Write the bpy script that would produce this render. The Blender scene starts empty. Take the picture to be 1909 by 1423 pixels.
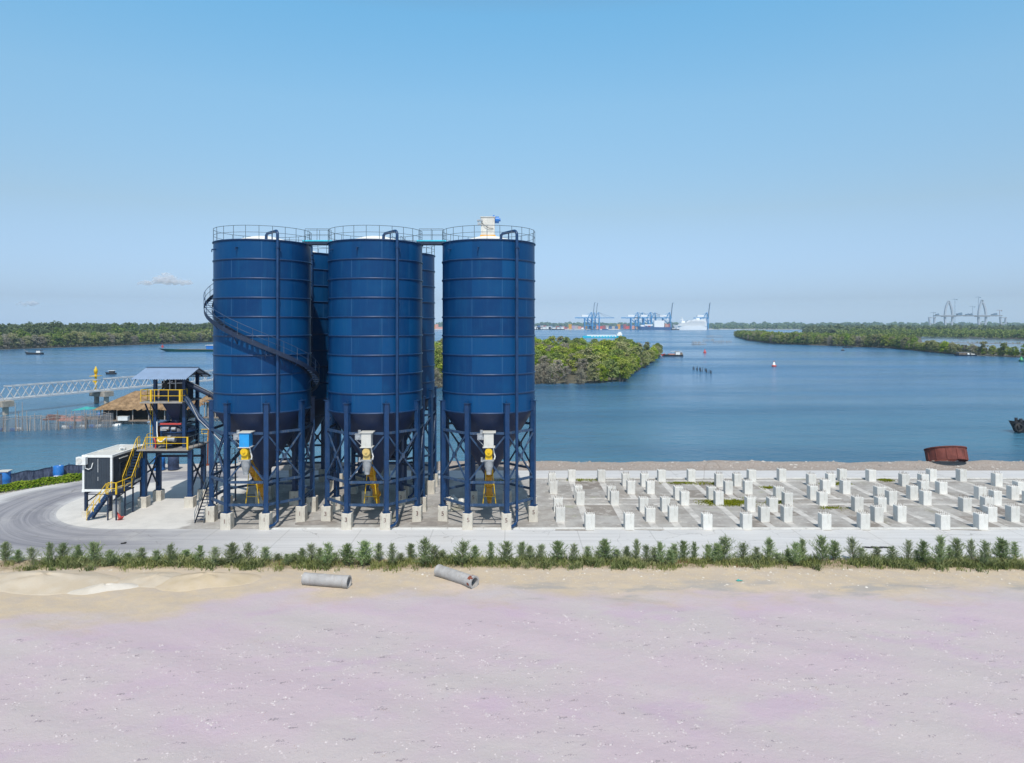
import bpy, math, random
import numpy as np
from mathutils import Vector, Matrix

rnd = random.Random(7)
PI = math.pi
scene = bpy.context.scene
COL = scene.collection
# photograph geometry: focal length and centre in photo pixels, camera height in metres
FOC, PX0, HORIZON, CAM_H = 1300.0, 954.5, 606.0, 17.1
WATER = -2.0


def ground(px, py, z=0.0):
    y = FOC * (CAM_H - z) / (py - HORIZON)
    return Vector(((px - PX0) * y / FOC, y, z))


def at(px, py, y):
    return Vector(((px - PX0) * y / FOC, y, CAM_H - (py - HORIZON) * y / FOC))


# ---------------------------------------------------------------- object helpers
def tag(o, label=None, cat=None, group=None, kind=None):
    if label: o['label'] = label
    if cat: o['category'] = cat
    if group: o['group'] = group
    if kind: o['kind'] = kind
    return o


def thing(name, label, cat, loc=(0, 0, 0), rz=0.0, group=None):
    o = bpy.data.objects.new(name, None)
    o.empty_display_size = 0.3
    COL.objects.link(o)
    o.location = loc
    o.rotation_euler = (0, 0, rz)
    return tag(o, label, cat, group)


def children_of(o):
    return [c for c in ALLKIDS.get(o.name, [])]


ALLKIDS = {}


def adopt(child, parent):
    child.parent = parent
    ALLKIDS.setdefault(parent.name, []).append(child)


def copy_thing(root, loc, rz=0.0, scale=None, label=None, group=None, cat=None):
    def rec(o, parent):
        c = o.copy()
        COL.objects.link(c)
        if parent is not None:
            adopt(c, parent)
        for k in ALLKIDS.get(o.name, []):
            rec(k, c)
        return c
    r = rec(root, None)
    r.location = loc
    r.rotation_euler = (0, 0, rz)
    if scale is not None:
        r.scale = scale if hasattr(scale, '__len__') else (scale,) * 3
    return tag(r, label, cat, group)


def root_of(o):
    while o.parent is not None:
        o = o.parent
    return o


class MB:
    """collects polygons; build() links them as one mesh object"""

    def __init__(s):
        s.v, s.f, s.sm = [], [], []

    def add(s, vs, fs, smooth=False):
        b = len(s.v)
        s.v.extend([tuple(p) for p in vs])
        s.f.extend([tuple(i + b for i in f) for f in fs])
        s.sm.extend([smooth] * len(fs))
        return s

    BOXF = [(0, 3, 2, 1), (4, 5, 6, 7), (0, 1, 5, 4), (1, 2, 6, 5), (2, 3, 7, 6), (3, 0, 4, 7)]

    def box(s, c, size, rz=0.0, m=None):
        hx, hy, hz = size[0] / 2, size[1] / 2, size[2] / 2
        pts = [Vector(p) for p in ((-hx, -hy, -hz), (hx, -hy, -hz), (hx, hy, -hz), (-hx, hy, -hz),
                                   (-hx, -hy, hz), (hx, -hy, hz), (hx, hy, hz), (-hx, hy, hz))]
        if m is None:
            m = Matrix.Rotation(rz, 3, 'Z')
        c = Vector(c)
        return s.add([m @ p + c for p in pts], MB.BOXF)

    def block(s, x0, x1, y0, y1, z0, z1):
        return s.box(((x0 + x1) / 2, (y0 + y1) / 2, (z0 + z1) / 2), (abs(x1 - x0), abs(y1 - y0), abs(z1 - z0)))

    def cham(s, x0, x1, y0, y1, z0, z1, b):
        """box with chamfered vertical and top edges"""
        def ring(i, z):
            return [(x0 + i + b, y0 + i, z), (x1 - i - b, y0 + i, z), (x1 - i, y0 + i + b, z), (x1 - i, y1 - i - b, z),
                    (x1 - i - b, y1 - i, z), (x0 + i + b, y1 - i, z), (x0 + i, y1 - i - b, z), (x0 + i, y0 + i + b, z)]
        vs = ring(0, z0) + ring(0, z1 - b) + ring(b, z1)
        fs = []
        for k in range(2):
            for i in range(8):
                j = (i + 1) % 8
                fs.append((k * 8 + i, k * 8 + j, k * 8 + 8 + j, k * 8 + 8 + i))
        fs.append(tuple(range(16, 24)))
        fs.append(tuple(range(7, -1, -1)))
        return s.add(vs, fs)

    def beam(s, p, q, w, h=None, up=(0, 0, 1)):
        h = h or w
        p, q = Vector(p), Vector(q)
        d = (q - p)
        L = d.length
        if L < 1e-6: return s
        d /= L
        u = Vector(up)
        if abs(d.dot(u)) > 0.98: u = Vector((0, 1, 0))
        x = d.cross(u).normalized()
        u = x.cross(d)
        m = Matrix((x, d, u)).transposed()
        return s.box((p + q) / 2, (w, L, h), m=m)

    def tube(s, p, q, r, r2=None, n=10, caps=True):
        r2 = r if r2 is None else r2
        p, q = Vector(p), Vector(q)
        d = (q - p)
        if d.length < 1e-6: return s
        d.normalize()
        u = Vector((0, 0, 1)) if abs(d.z) < 0.95 else Vector((1, 0, 0))
        x = d.cross(u).normalized()
        y = d.cross(x)
        ra = [p + (x * math.cos(2 * PI * i / n) + y * math.sin(2 * PI * i / n)) * r for i in range(n)]
        rb = [q + (x * math.cos(2 * PI * i / n) + y * math.sin(2 * PI * i / n)) * r2 for i in range(n)]
        s.add(ra + rb, [(i, i + n, (i + 1) % n + n, (i + 1) % n) for i in range(n)], True)
        if caps:
            s.add(ra, [tuple(range(n))])
            s.add(rb, [tuple(range(n - 1, -1, -1))])
        return s

    def path(s, pts, r, n=6, closed=False, caps=True):
        pts = [Vector(p) for p in pts]
        m = len(pts)
        rings = []
        ref = None
        for i, p in enumerate(pts):
            a = pts[i - 1] if (i > 0 or closed) else p
            b = pts[(i + 1) % m] if (i < m - 1 or closed) else p
            d = (b - a).normalized()
            if ref is None:
                ref = Vector((0, 0, 1)) if abs(d.z) < 0.9 else Vector((1, 0, 0))
            x = d.cross(ref)
            if x.length < 1e-4: x = d.cross(Vector((0.3, 1, 0.2)))
            x.normalize()
            y = x.cross(d)
            ref = y
            rr = r[i] if hasattr(r, '__len__') else r
            rings.append([p + (x * math.cos(2 * PI * k / n) + y * math.sin(2 * PI * k / n)) * rr for k in range(n)])
        vs = [v for R_ in rings for v in R_]
        fs = []
        for i in range(m if closed else m - 1):
            j = (i + 1) % m
            for k in range(n):
                l = (k + 1) % n
                fs.append((i * n + k, i * n + l, j * n + l, j * n + k))
        s.add(vs, fs, True)
        if caps and not closed:
            s.add(rings[0], [tuple(range(n - 1, -1, -1))])
            s.add(rings[-1], [tuple(range(n))])
        return s

    def lathe(s, prof, n=32, c=(0, 0, 0), a0=0.0, a1=2 * PI, smooth=True, split=True):
        """profile [(r,z)...]; each profile segment gets its own vertices so that edges stay crisp"""
        full = abs(a1 - a0 - 2 * PI) < 1e-6
        cnt = n if full else n + 1
        angs = [a0 + (a1 - a0) * i / n for i in range(cnt)]
        segs = [prof[i:i + 2] for i in range(len(prof) - 1)] if split else [prof]
        for sg in segs:
            vs = [(c[0] + r * math.cos(a), c[1] + r * math.sin(a), c[2] + z) for (r, z) in sg for a in angs]
            fs = []
            for k in range(len(sg) - 1):
                for i in range(n):
                    j = (i + 1) % cnt
                    fs.append((k * cnt + i, k * cnt + j, (k + 1) * cnt + j, (k + 1) * cnt + i))
            s.add(vs, fs, smooth)
        return s

    def prism(s, poly, z0, z1):
        n = len(poly)
        vs = [(x, y, z0) for x, y in poly] + [(x, y, z1) for x, y in poly]
        fs = [tuple(range(n - 1, -1, -1)), tuple(range(n, 2 * n))]
        fs += [(i, (i + 1) % n, (i + 1) % n + n, i + n) for i in range(n)]
        return s.add(vs, fs)

    def rail(s, pts, h=1.1, r=0.025, step=1.2, closed=False, mid=True, n=5, posts=True):
        """guard rail along a polyline of foot points"""
        pts = [Vector(p) for p in pts]
        up = Vector((0, 0, h))
        seq = pts + ([pts[0]] if closed else [])
        s.path([p + up for p in pts], r, n, closed=closed)
        if mid: s.path([p + up * 0.5 for p in pts], r * 0.8, n, closed=closed)
        if posts:
            for a, b in zip(seq[:-1], seq[1:]):
                k = max(1, round((b - a).length / step))
                for i in range(k):
                    p = a.lerp(b, i / k)
                    s.tube(p, p + up, r, n=n, caps=False)
            if not closed:
                s.tube(seq[-1], seq[-1] + up, r, n=n, caps=False)
        return s

    def build(s, name, mat, parent=None, world=True):
        me = bpy.data.meshes.new(name)
        vs = s.v
        if parent is not None and world:
            off = root_of(parent).location
            vs = [(x - off[0], y - off[1], z - off[2]) for x, y, z in s.v]
        me.from_pydata(vs, [], s.f)
        me.polygons.foreach_set('use_smooth', s.sm)
        me.materials.append(mat)
        me.update()
        o = bpy.data.objects.new(name, me)
        COL.objects.link(o)
        if parent is not None:
            adopt(o, parent)
        return o


def np_mesh(name, verts, faces, mat, parent=None, smooth=False):
    """mesh from numpy arrays (all faces with the same number of corners)"""
    me = bpy.data.meshes.new(name)
    nv, nf, k = len(verts), len(faces), faces.shape[1]
    me.vertices.add(nv)
    me.vertices.foreach_set('co', np.ascontiguousarray(verts, dtype=np.float32).ravel())
    me.loops.add(nf * k)
    me.loops.foreach_set('vertex_index', np.ascontiguousarray(faces, dtype=np.int32).ravel())
    me.polygons.add(nf)
    me.polygons.foreach_set('loop_start', np.arange(0, nf * k, k, dtype=np.int32))
    me.polygons.foreach_set('loop_total', np.full(nf, k, dtype=np.int32))
    if smooth:
        me.polygons.foreach_set('use_smooth', np.ones(nf, dtype=bool))
    me.materials.append(mat)
    me.update(calc_edges=True)
    me.validate()
    o = bpy.data.objects.new(name, me)
    COL.objects.link(o)
    if parent is not None:
        adopt(o, parent)
    return o


def glyph(text, size, name, mat, parent, pos, rz=0.0, up=True, depth=0.002):
    """painted lettering: a thin text mesh standing upright, facing -Y"""
    cu = bpy.data.curves.new(name, 'FONT')
    cu.body = text
    cu.size = size
    cu.align_x = 'CENTER'
    cu.align_y = 'CENTER'
    cu.extrude = depth
    tmp = bpy.data.objects.new(name, cu)
    COL.objects.link(tmp)
    dg = bpy.context.evaluated_depsgraph_get()
    me = bpy.data.meshes.new_from_object(tmp.evaluated_get(dg))
    bpy.data.objects.remove(tmp)
    me.transform(Matrix.Translation(pos) @ Matrix.Rotation(rz, 4, 'Z') @ Matrix.Rotation(PI / 2, 4, 'X'))
    me.materials.clear()
    me.materials.append(mat)
    o = bpy.data.objects.new(name, me)
    COL.objects.link(o)
    adopt(o, parent)
    return o


# ---------------------------------------------------------------- material helpers
class NT:
    def __init__(s, name):
        s.mat = bpy.data.materials.new(name)
        s.mat.use_nodes = True
        s.t = s.mat.node_tree
        s.t.nodes.clear()
        s.out = s.t.nodes.new('ShaderNodeOutputMaterial')

    def n(s, typ, ins=None, **props):
        nd = s.t.nodes.new('ShaderNode' + typ)
        for k, v in props.items(): setattr(nd, k, v)
        for k, v in (ins or {}).items(): s.put(nd.inputs[k], v)
        return nd

    def put(s, sock, v):
        if isinstance(v, bpy.types.NodeSocket):
            s.t.links.new(v, sock)
        else:
            if sock.type == 'RGBA' and len(v) == 3: v = (*v, 1)
            sock.default_value = v

    def m(s, op, a, b=None, c=None, clamp=False):
        nd = s.t.nodes.new('ShaderNodeMath')
        nd.operation = op
        nd.use_clamp = clamp
        s.put(nd.inputs[0], a)
        if b is not None: s.put(nd.inputs[1], b)
        if c is not None: s.put(nd.inputs[2], c)
        return nd.outputs[0]

    def mix(s, fac, a, b, blend='MIX'):
        nd = s.t.nodes.new('ShaderNodeMix')
        nd.data_type = 'RGBA'
        nd.blend_type = blend
        s.put(nd.inputs[0], fac)
        s.put(nd.inputs[6], a)
        s.put(nd.inputs[7], b)
        return nd.outputs[2]

    def coord(s, which='Object'):
        return s.n('TexCoord').outputs[which]

    def mapping(s, vec, scale=(1, 1, 1), rot=(0, 0, 0), loc=(0, 0, 0)):
        return s.n('Mapping', {'Vector': vec, 'Scale': scale, 'Rotation': rot, 'Location': loc}).outputs[0]

    def noise(s, vec, scale, detail=4, rough=0.55, dist=0.0, w=None):
        nd = s.n('TexNoise', {'Vector': vec, 'Scale': scale, 'Detail': detail, 'Roughness': rough, 'Distortion': dist})
        return nd.outputs[0]

    def ramp(s, fac, lo, hi):
        nd = s.t.nodes.new('ShaderNodeMapRange')
        s.put(nd.inputs[0], fac)
        nd.inputs[1].default_value = lo
        nd.inputs[2].default_value = hi
        nd.interpolation_type = 'SMOOTHSTEP'
        return nd.outputs[0]

    def bump(s, h, strength=0.3, dist=0.05, normal=None):
        nd = s.n('Bump', {'Height': h, 'Strength': strength, 'Distance': dist})
        if normal is not None: s.put(nd.inputs['Normal'], normal)
        return nd.outputs[0]

    def principled(s, **ins):
        nd = s.t.nodes.new('ShaderNodeBsdfPrincipled')
        names = {'base': 'Base Color', 'rough': 'Roughness', 'metal': 'Metallic', 'normal': 'Normal', 'ior': 'IOR',
                 'spec': 'Specular IOR Level', 'alpha': 'Alpha', 'coat': 'Coat Weight', 'coat_rough': 'Coat Roughness'}
        for k, v in ins.items(): s.put(nd.inputs[names[k]], v)
        s.t.links.new(nd.outputs[0], s.out.inputs['Surface'])
        return nd


def paint(name, base, rough=0.5, metal=0.0, var=0.15, scale=1.5, bump=0.0, bscale=20, dirt=None, dirt_amt=0.35, spec=0.5, each=0.0):
    """a weathered plain surface: two noise scales vary the colour, a third mixes in dirt"""
    k = NT(name)
    co = k.coord()
    n1 = k.noise(co, scale, 5)
    n2 = k.noise(co, scale * 9, 3)
    f = k.m('ADD', k.m('MULTIPLY', n1, 0.65), k.m('MULTIPLY', n2, 0.35))
    lo = tuple(c * (1 - var) for c in base)
    hi = tuple(min(1, c * (1 + var)) for c in base)
    c = k.mix(k.ramp(f, 0.3, 0.7), lo, hi)
    if dirt is not None:
        st = k.noise(k.mapping(co, (1, 1, 0.22)), scale * 2.2, 6, 0.65)
        c = k.mix(k.m('MULTIPLY', k.ramp(st, 0.5, 0.75), dirt_amt), c, dirt)
    if each:
        rid = k.n('ObjectInfo').outputs['Random']
        c = k.n('HueSaturation', {'Color': c, 'Value': k.m('ADD', 1 - each, k.m('MULTIPLY', rid, 2 * each))}).outputs[0]
    ins = dict(base=c, rough=k.m('ADD', rough - 0.08, k.m('MULTIPLY', n2, 0.16)), metal=metal, spec=spec)
    if bump:
        ins['normal'] = k.bump(k.noise(co, bscale, 6, 0.65), bump, 0.03)
    k.principled(**ins)
    return k.mat
# ================================================================ camera, sun, sky
cam_d = bpy.data.cameras.new('camera')
cam = bpy.data.objects.new('camera', cam_d)
COL.objects.link(cam)
cam.location = (0, 0, CAM_H)
cam.rotation_euler = (PI / 2, 0, 0)
cam_d.sensor_width = 36
cam_d.lens = 36 * FOC / 1909
cam_d.shift_y = -(1423 / 2 - HORIZON) / 1909
cam_d.clip_start = 0.5
cam_d.clip_end = 40000
scene.camera = cam

SUN_EL, SUN_AZ = math.radians(54), math.radians(4.5)      # azimuth measured from -Y towards +X
sd = bpy.data.lights.new('sun', 'SUN')
sd.energy = 4.0
sd.angle = math.radians(0.5)
sd.color = (1.0, 0.955, 0.88)
sun = bpy.data.objects.new('sun', sd)
COL.objects.link(sun)
to_sun = Vector((math.sin(SUN_AZ) * math.cos(SUN_EL), -math.cos(SUN_AZ) * math.cos(SUN_EL), math.sin(SUN_EL)))
sun.rotation_euler = to_sun.to_track_quat('Z', 'Y').to_euler()
sun.location = (20, -60, 80)

w = bpy.data.worlds.new('World')
scene.world = w
w.use_nodes = True
wt = w.node_tree
wt.nodes.clear()
sky = wt.nodes.new('ShaderNodeTexSky')
sky.sky_type = 'NISHITA'
sky.sun_disc = False
sky.sun_elevation = SUN_EL
sky.sun_rotation = PI - SUN_AZ
sky.altitude = 0
sky.air_density = 1.25
sky.dust_density = 0.6
sky.ozone_density = 2.2
bg = wt.nodes.new('ShaderNodeBackground')
bg.inputs['Strength'].default_value = 0.12
wo = wt.nodes.new('ShaderNodeOutputWorld')
# colour grade of the sky by elevation (clear tropical air, bluer than the model's horizon)
tc = wt.nodes.new('ShaderNodeTexCoord')
sx = wt.nodes.new('ShaderNodeSeparateXYZ')
wt.links.new(tc.outputs['Generated'], sx.inputs[0])
dv = wt.nodes.new('ShaderNodeMath')
dv.operation = 'DIVIDE'
dv.inputs[1].default_value = 1.0
wt.links.new(sx.outputs[2], dv.inputs[0])
cr = wt.nodes.new('ShaderNodeValToRGB')
el = cr.color_ramp.elements
for i, (p_, c_) in enumerate([(0.0, (0.40, 0.56, 1.0)), (0.035, (0.275, 0.355, 0.600)), (0.156, (0.409, 0.439, 0.475)), (0.297, (0.487, 0.619, 0.616)), (0.405, (0.438, 0.708, 0.721)), (0.56, (0.52, 0.50, 0.43)), (1.0, (0.54, 0.48, 0.38))]):
    e_ = el[i] if i < 2 else el.new(p_)
    e_.position = p_
    e_.color = (*c_, 1)
wt.links.new(dv.outputs[0], cr.inputs[0])
vm = wt.nodes.new('ShaderNodeVectorMath')
vm.operation = 'SCALE'
vm.inputs['Scale'].default_value = 2.2  # (ramp colours are stored divided by 2.2)
wt.links.new(cr.outputs[0], vm.inputs[0])
mu = wt.nodes.new('ShaderNodeVectorMath')
mu.operation = 'MULTIPLY'
wt.links.new(sky.outputs[0], mu.inputs[0])
wt.links.new(vm.outputs[0], mu.inputs[1])
wt.links.new(mu.outputs[0], bg.inputs[0])
wt.links.new(bg.outputs[0], wo.inputs[0])
vs_ = scene.view_settings
vs_.view_transform = 'Standard'
vs_.look = 'None'
vs_.gamma = 1
vs_.exposure = EXPOSURE = 0.0
scene.cycles.max_bounces = 6
scene.cycles.transparent_max_bounces = 96
scene.cycles.volume_bounces = 1
scene.cycles.use_fast_gi = False

# ================================================================ materials
def shell_material():
    k = NT('silo_shell_paint')
    co = k.coord()
    xyz = k.n('SeparateXYZ', {0: co}).outputs
    course = k.m('FLOOR', k.m('DIVIDE', k.m('SUBTRACT', xyz[2], 9.67), 1.622))
    ang = k.m('ADD', k.m('DIVIDE', k.m('ARCTAN2', xyz[1], xyz[0]), 2 * PI), 0.5)
    u = k.m('ADD', k.m('MULTIPLY', ang, 5), k.m('MULTIPLY', k.m('MODULO', course, 2.0), 0.5))
    rid = k.n('ObjectInfo').outputs['Random']
    idv = k.n('CombineXYZ', {0: k.m('FLOOR', u), 1: course, 2: k.m('MULTIPLY', rid, 37.0)}).outputs[0]
    wn = k.n('TexWhiteNoise', {'Vector': idv}, noise_dimensions='3D').outputs['Value']
    fr = k.m('FRACT', u)
    seam = k.m('LESS_THAN', k.m('ABSOLUTE', k.m('SUBTRACT', fr, 0.5)), 0.006)
    streak = k.noise(k.mapping(co, (1, 1, 0.06)), 2.6, 6, 0.65)
    cloud = k.noise(co, 0.55, 5, 0.6)
    fine = k.noise(co, 9, 4, 0.7)
    base = k.mix(wn, (0.0006, 0.030, 0.112), (0.0014, 0.061, 0.184))
    base = k.mix(k.m('MULTIPLY', k.ramp(cloud, 0.45, 0.75), 0.45), base, (0.003, 0.070, 0.185))
    base = k.mix(k.m('MULTIPLY', k.ramp(streak, 0.5, 0.72), 0.42), base, (0.007, 0.078, 0.185))
    base = k.mix(k.m('MULTIPLY', k.ramp(fine, 0.55, 0.8), 0.2), base, (0.016, 0.085, 0.18))
    fz = k.m('FRACT', k.m('DIVIDE', k.m('SUBTRACT', xyz[2], 9.67), 1.622))
    drip = k.noise(k.mapping(co, (1, 1, 0.03)), 6.5, 5, 0.7)
    base = k.mix(k.m('MULTIPLY', k.m('MULTIPLY', k.ramp(drip, 0.56, 0.72), k.ramp(fz, 0.1, 1.0)), 0.30), base, (0.05, 0.10, 0.17))
    base = k.mix(k.m('MULTIPLY', k.m('MULTIPLY', k.ramp(k.noise(k.mapping(co, (1, 1, 0.05), loc=(4, 9, 0)), 4.2, 5, 0.7), 0.66, 0.74), k.ramp(fz, 0.4, 0.97)), 0.5), base, (0.055, 0.045, 0.05))
    base = k.mix(k.m('MULTIPLY', seam, 0.4), base, (0.06, 0.16, 0.30))
    nrm = k.bump(k.m('ADD', k.noise(co, 0.8, 3), k.m('MULTIPLY', fine, 0.08)), 0.22, 0.12)
    k.principled(base=base, rough=k.m('ADD', 0.33, k.m('MULTIPLY', cloud, 0.16)), normal=nrm, spec=0.22)
    return k.mat


def concrete_material(name, base, dirt=(0.22, 0.2, 0.17), var=0.12, scale=0.9, amt=0.3):
    return paint(name, base, 0.85, 0, var, scale, 0.25, 14, dirt, amt, 0.25)


M = {}
M['shell'] = shell_material()
M['blue_steel'] = paint('navy_steel_paint', (0.004, 0.036, 0.115), 0.42, 0, 0.22, 2.0, 0, 20, (0.06, 0.085, 0.13), 0.4)
M['dark_steel'] = paint('dark_navy_steel', (0.010, 0.022, 0.055), 0.5, 0, 0.3, 2.0, 0, 20, (0.05, 0.055, 0.065), 0.35)
M['dusty_steel'] = paint('dusty_navy_steel', (0.020, 0.055, 0.125), 0.55, 0, 0.25, 2.0, 0, 20, (0.2, 0.2, 0.2), 0.55)
M['cone'] = paint('cone_paint', (0.006, 0.022, 0.075), 0.5, 0, 0.25, 0.8, 0, 20, (0.05, 0.06, 0.08), 0.3)
M['rail_steel'] = paint('grey_rail_steel', (0.10, 0.14, 0.18), 0.5, 0.1, 0.15, 3)
M['roof_white'] = paint('white_roof_paint', (0.78, 0.78, 0.74), 0.6, 0, 0.06, 1.0, 0, 20, (0.4, 0.36, 0.3), 0.4)
M['white'] = paint('white_paint', (0.78, 0.79, 0.78), 0.5, 0, 0.05, 2, 0, 20, (0.4, 0.37, 0.33), 0.25)
M['cream_box'] = paint('dusty_cream_paint', (0.60, 0.58, 0.53), 0.6, 0, 0.1, 2, 0, 20, (0.33, 0.29, 0.23), 0.5)
M['grey_box'] = paint('pale_grey_paint', (0.58, 0.57, 0.53), 0.55, 0, 0.07, 2, 0, 20, (0.32, 0.28, 0.22), 0.3)
M['sky_blue'] = paint('bright_blue_paint', (0.02, 0.30, 0.68), 0.45, 0, 0.1, 2, 0, 20, (0.2, 0.3, 0.4), 0.25)
M['cyan'] = paint('cyan_paint', (0.02, 0.55, 0.72), 0.45, 0, 0.1, 2)
M['yellow'] = paint('yellow_paint', (0.72, 0.46, 0.01), 0.45, 0, 0.1, 3, 0, 20, (0.3, 0.2, 0.06), 0.3)
M['ochre'] = paint('ochre_paint', (0.55, 0.27, 0.008), 0.45, 0, 0.15, 3, 0, 20, (0.22, 0.13, 0.05), 0.4)
M['orange'] = paint('orange_paint', (0.75, 0.33, 0.02), 0.5, 0, 0.1, 3)
M['dusty_deck'] = paint('dusty_grey_deck', (0.30, 0.285, 0.27), 0.8, 0, 0.2, 2.0, 0, 20, (0.12, 0.12, 0.13), 0.5)
M['red'] = paint('red_paint', (0.50, 0.06, 0.05), 0.5, 0, 0.15, 3)
M['metal'] = paint('galvanised_metal', (0.42, 0.44, 0.46), 0.45, 0.5, 0.15, 4)
M['black'] = paint('black_rubber', (0.018, 0.018, 0.02), 0.7, 0, 0.3, 4)
M['charcoal'] = paint('charcoal_panel', (0.03, 0.042, 0.06), 0.55, 0, 0.15, 1.5, 0, 20, (0.08, 0.085, 0.09), 0.3)
M['pedestal'] = paint('pedestal_concrete', (0.66, 0.65, 0.62), 0.85, 0, 0.10, 1.4, 0.35, 10, (0.36, 0.325, 0.27), 0.5, 0.25, each=0.09)
M['footing'] = concrete_material('footing_concrete', (0.58, 0.54, 0.47), (0.25, 0.20, 0.15), 0.12, 1.6, 0.6)
M['rebar'] = paint('rusty_rebar', (0.20, 0.15, 0.12), 0.8, 0.2, 0.3, 8)
M['number'] = paint('faded_red_paint', (0.20, 0.11, 0.10), 0.8, 0, 0.5, 10)
M['rust'] = paint('rust', (0.20, 0.062, 0.038), 0.8, 0, 0.35, 1.6, 0.3, 20, (0.07, 0.03, 0.025), 0.6, 0.2)
M['pipe'] = paint('old_cement_pipe', (0.37, 0.36, 0.355), 0.85, 0, 0.16, 2.0, 0.3, 25, (0.22, 0.17, 0.13), 0.5, 0.2)
M['roof_sheet'] = paint('blue_grey_roof_sheet', (0.29, 0.395, 0.56), 0.4, 0.1, 0.08, 1.2, 0, 20, (0.2, 0.22, 0.26), 0.3)
M['thatch'] = paint('palm_thatch', (0.27, 0.18, 0.105), 0.9, 0, 0.5, 1.2, 0.6, 6, (0.10, 0.06, 0.03), 0.6, 0.1)
M['wood'] = paint('weathered_wood', (0.24, 0.19, 0.15), 0.85, 0, 0.35, 2.5, 0.2, 15, (0.08, 0.06, 0.05), 0.5, 0.2)
M['stake'] = paint('pale_stake_wood', (0.38, 0.34, 0.31), 0.85, 0, 0.3, 3)
M['pale_bark'] = paint('pale_bark', (0.30, 0.26, 0.22), 0.9, 0, 0.3, 2)
M['grey_truss'] = paint('weathered_white_steel', (0.50, 0.52, 0.54), 0.5, 0, 0.12, 1.0, 0, 20, (0.3, 0.3, 0.3), 0.3)
M['jetty_stone'] = concrete_material('stained_jetty_concrete', (0.36, 0.32, 0.27), (0.08, 0.07, 0.06), 0.25, 0.9, 0.6)
M['drum_blue'] = paint('blue_plastic', (0.02, 0.16, 0.50), 0.4, 0, 0.15, 2, 0, 20, (0.1, 0.15, 0.25), 0.3)
M['tarp'] = paint('dark_blue_netting', (0.03, 0.05, 0.11), 0.7, 0, 0.4, 5)
M['teal'] = paint('teal_plastic', (0.05, 0.35, 0.33), 0.5, 0, 0.2, 3)
M['crane_blue'] = paint('crane_blue', (0.025, 0.24, 0.52), 0.5, 0, 0.1, 0.05)
M['crane_grey'] = paint('crane_grey_blue', (0.10, 0.16, 0.24), 0.5, 0, 0.1, 0.05)
M['ship_white'] = paint('ship_white', (0.86, 0.86, 0.85), 0.5, 0, 0.04, 0.05)
M['ship_blue'] = paint('ship_blue', (0.035, 0.10, 0.24), 0.5, 0, 0.15, 0.05)
M['bridge'] = paint('pale_bridge_concrete', (0.40, 0.44, 0.50), 0.8, 0, 0.08, 0.03)
M['bridge_deck'] = paint('grey_bridge_deck', (0.22, 0.23, 0.25), 0.8, 0, 0.2, 0.05)
M['hull_green'] = paint('dark_green_hull', (0.012, 0.085, 0.055), 0.5, 0, 0.2, 1)
M['hull_dark'] = paint('dark_hull', (0.03, 0.032, 0.038), 0.6, 0, 0.3, 1, 0, 20, (0.1, 0.09, 0.08), 0.4)
M['deck_brown'] = paint('brown_deck', (0.22, 0.17, 0.14), 0.8, 0, 0.25, 0.8)
M['glass'] = paint('dark_window_glass', (0.02, 0.025, 0.03), 0.12, 0, 0.2, 1)
BOXCOL = [M['red'], M['ochre'], M['ship_blue'], M['pipe'], paint('maroon_steel', (0.28, 0.07, 0.08), .6), paint('salmon_steel', (0.55, 0.26, 0.2), .6),
          paint('lilac_steel', (0.33, 0.27, 0.4), .6)]

# ================================================================ ground
CXR, CYR = -33.0, 68.0          # centre of the loop road's bend


def wobble(x, a=0.0):
    return 0.5 * math.sin(x * 0.31 + a) + 0.3 * math.sin(x * 0.83 + 2 * a + 1) + 0.2 * math.sin(x * 1.9 + a * 3)


def shore_y(x):
    return min(86.9 + 0.35 * wobble(x), 84.9 + (x + 46.0) * 1.12 + 0.3 * wobble(x * 2, 1))


def loop_dist(x, y):
    return math.hypot(min(x - CXR, 0.0), y - CYR)


def land_height(x, y):
    t = y - shore_y(x)
    z = 0.0
    d = loop_dist(x, y)
    paved = (d < 17.2 and y < 82.4) or (x < CXR and d < 20.5 and t < -1.5)
    if t > -1.0:
        k = min(1.0, (t + 1.0) / 3.2)
        z = -3.0 * k * k * (3 - 2 * k)
    if y > 82 and x > -34:
        z += 0.5 * math.exp(-((y - 85.2) / 1.3) ** 2) * (0.75 + 0.35 * wobble(x * 0.7, 2)) + 0.05 * wobble(x * 3, y)
    if y < 50.6:
        amp = min(1, (50.6 - y) / 1.5)
        z += amp * (0.10 + 0.06 * wobble(x * 0.6, y * 0.5) + 0.035 * wobble(x * 2.3 + y, y * 1.7))
        if y > 45: z += amp * 0.12 * max(0, wobble(x * 0.35 + 1.3, 0.4))
    if paved: z = -0.06
    return z


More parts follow.
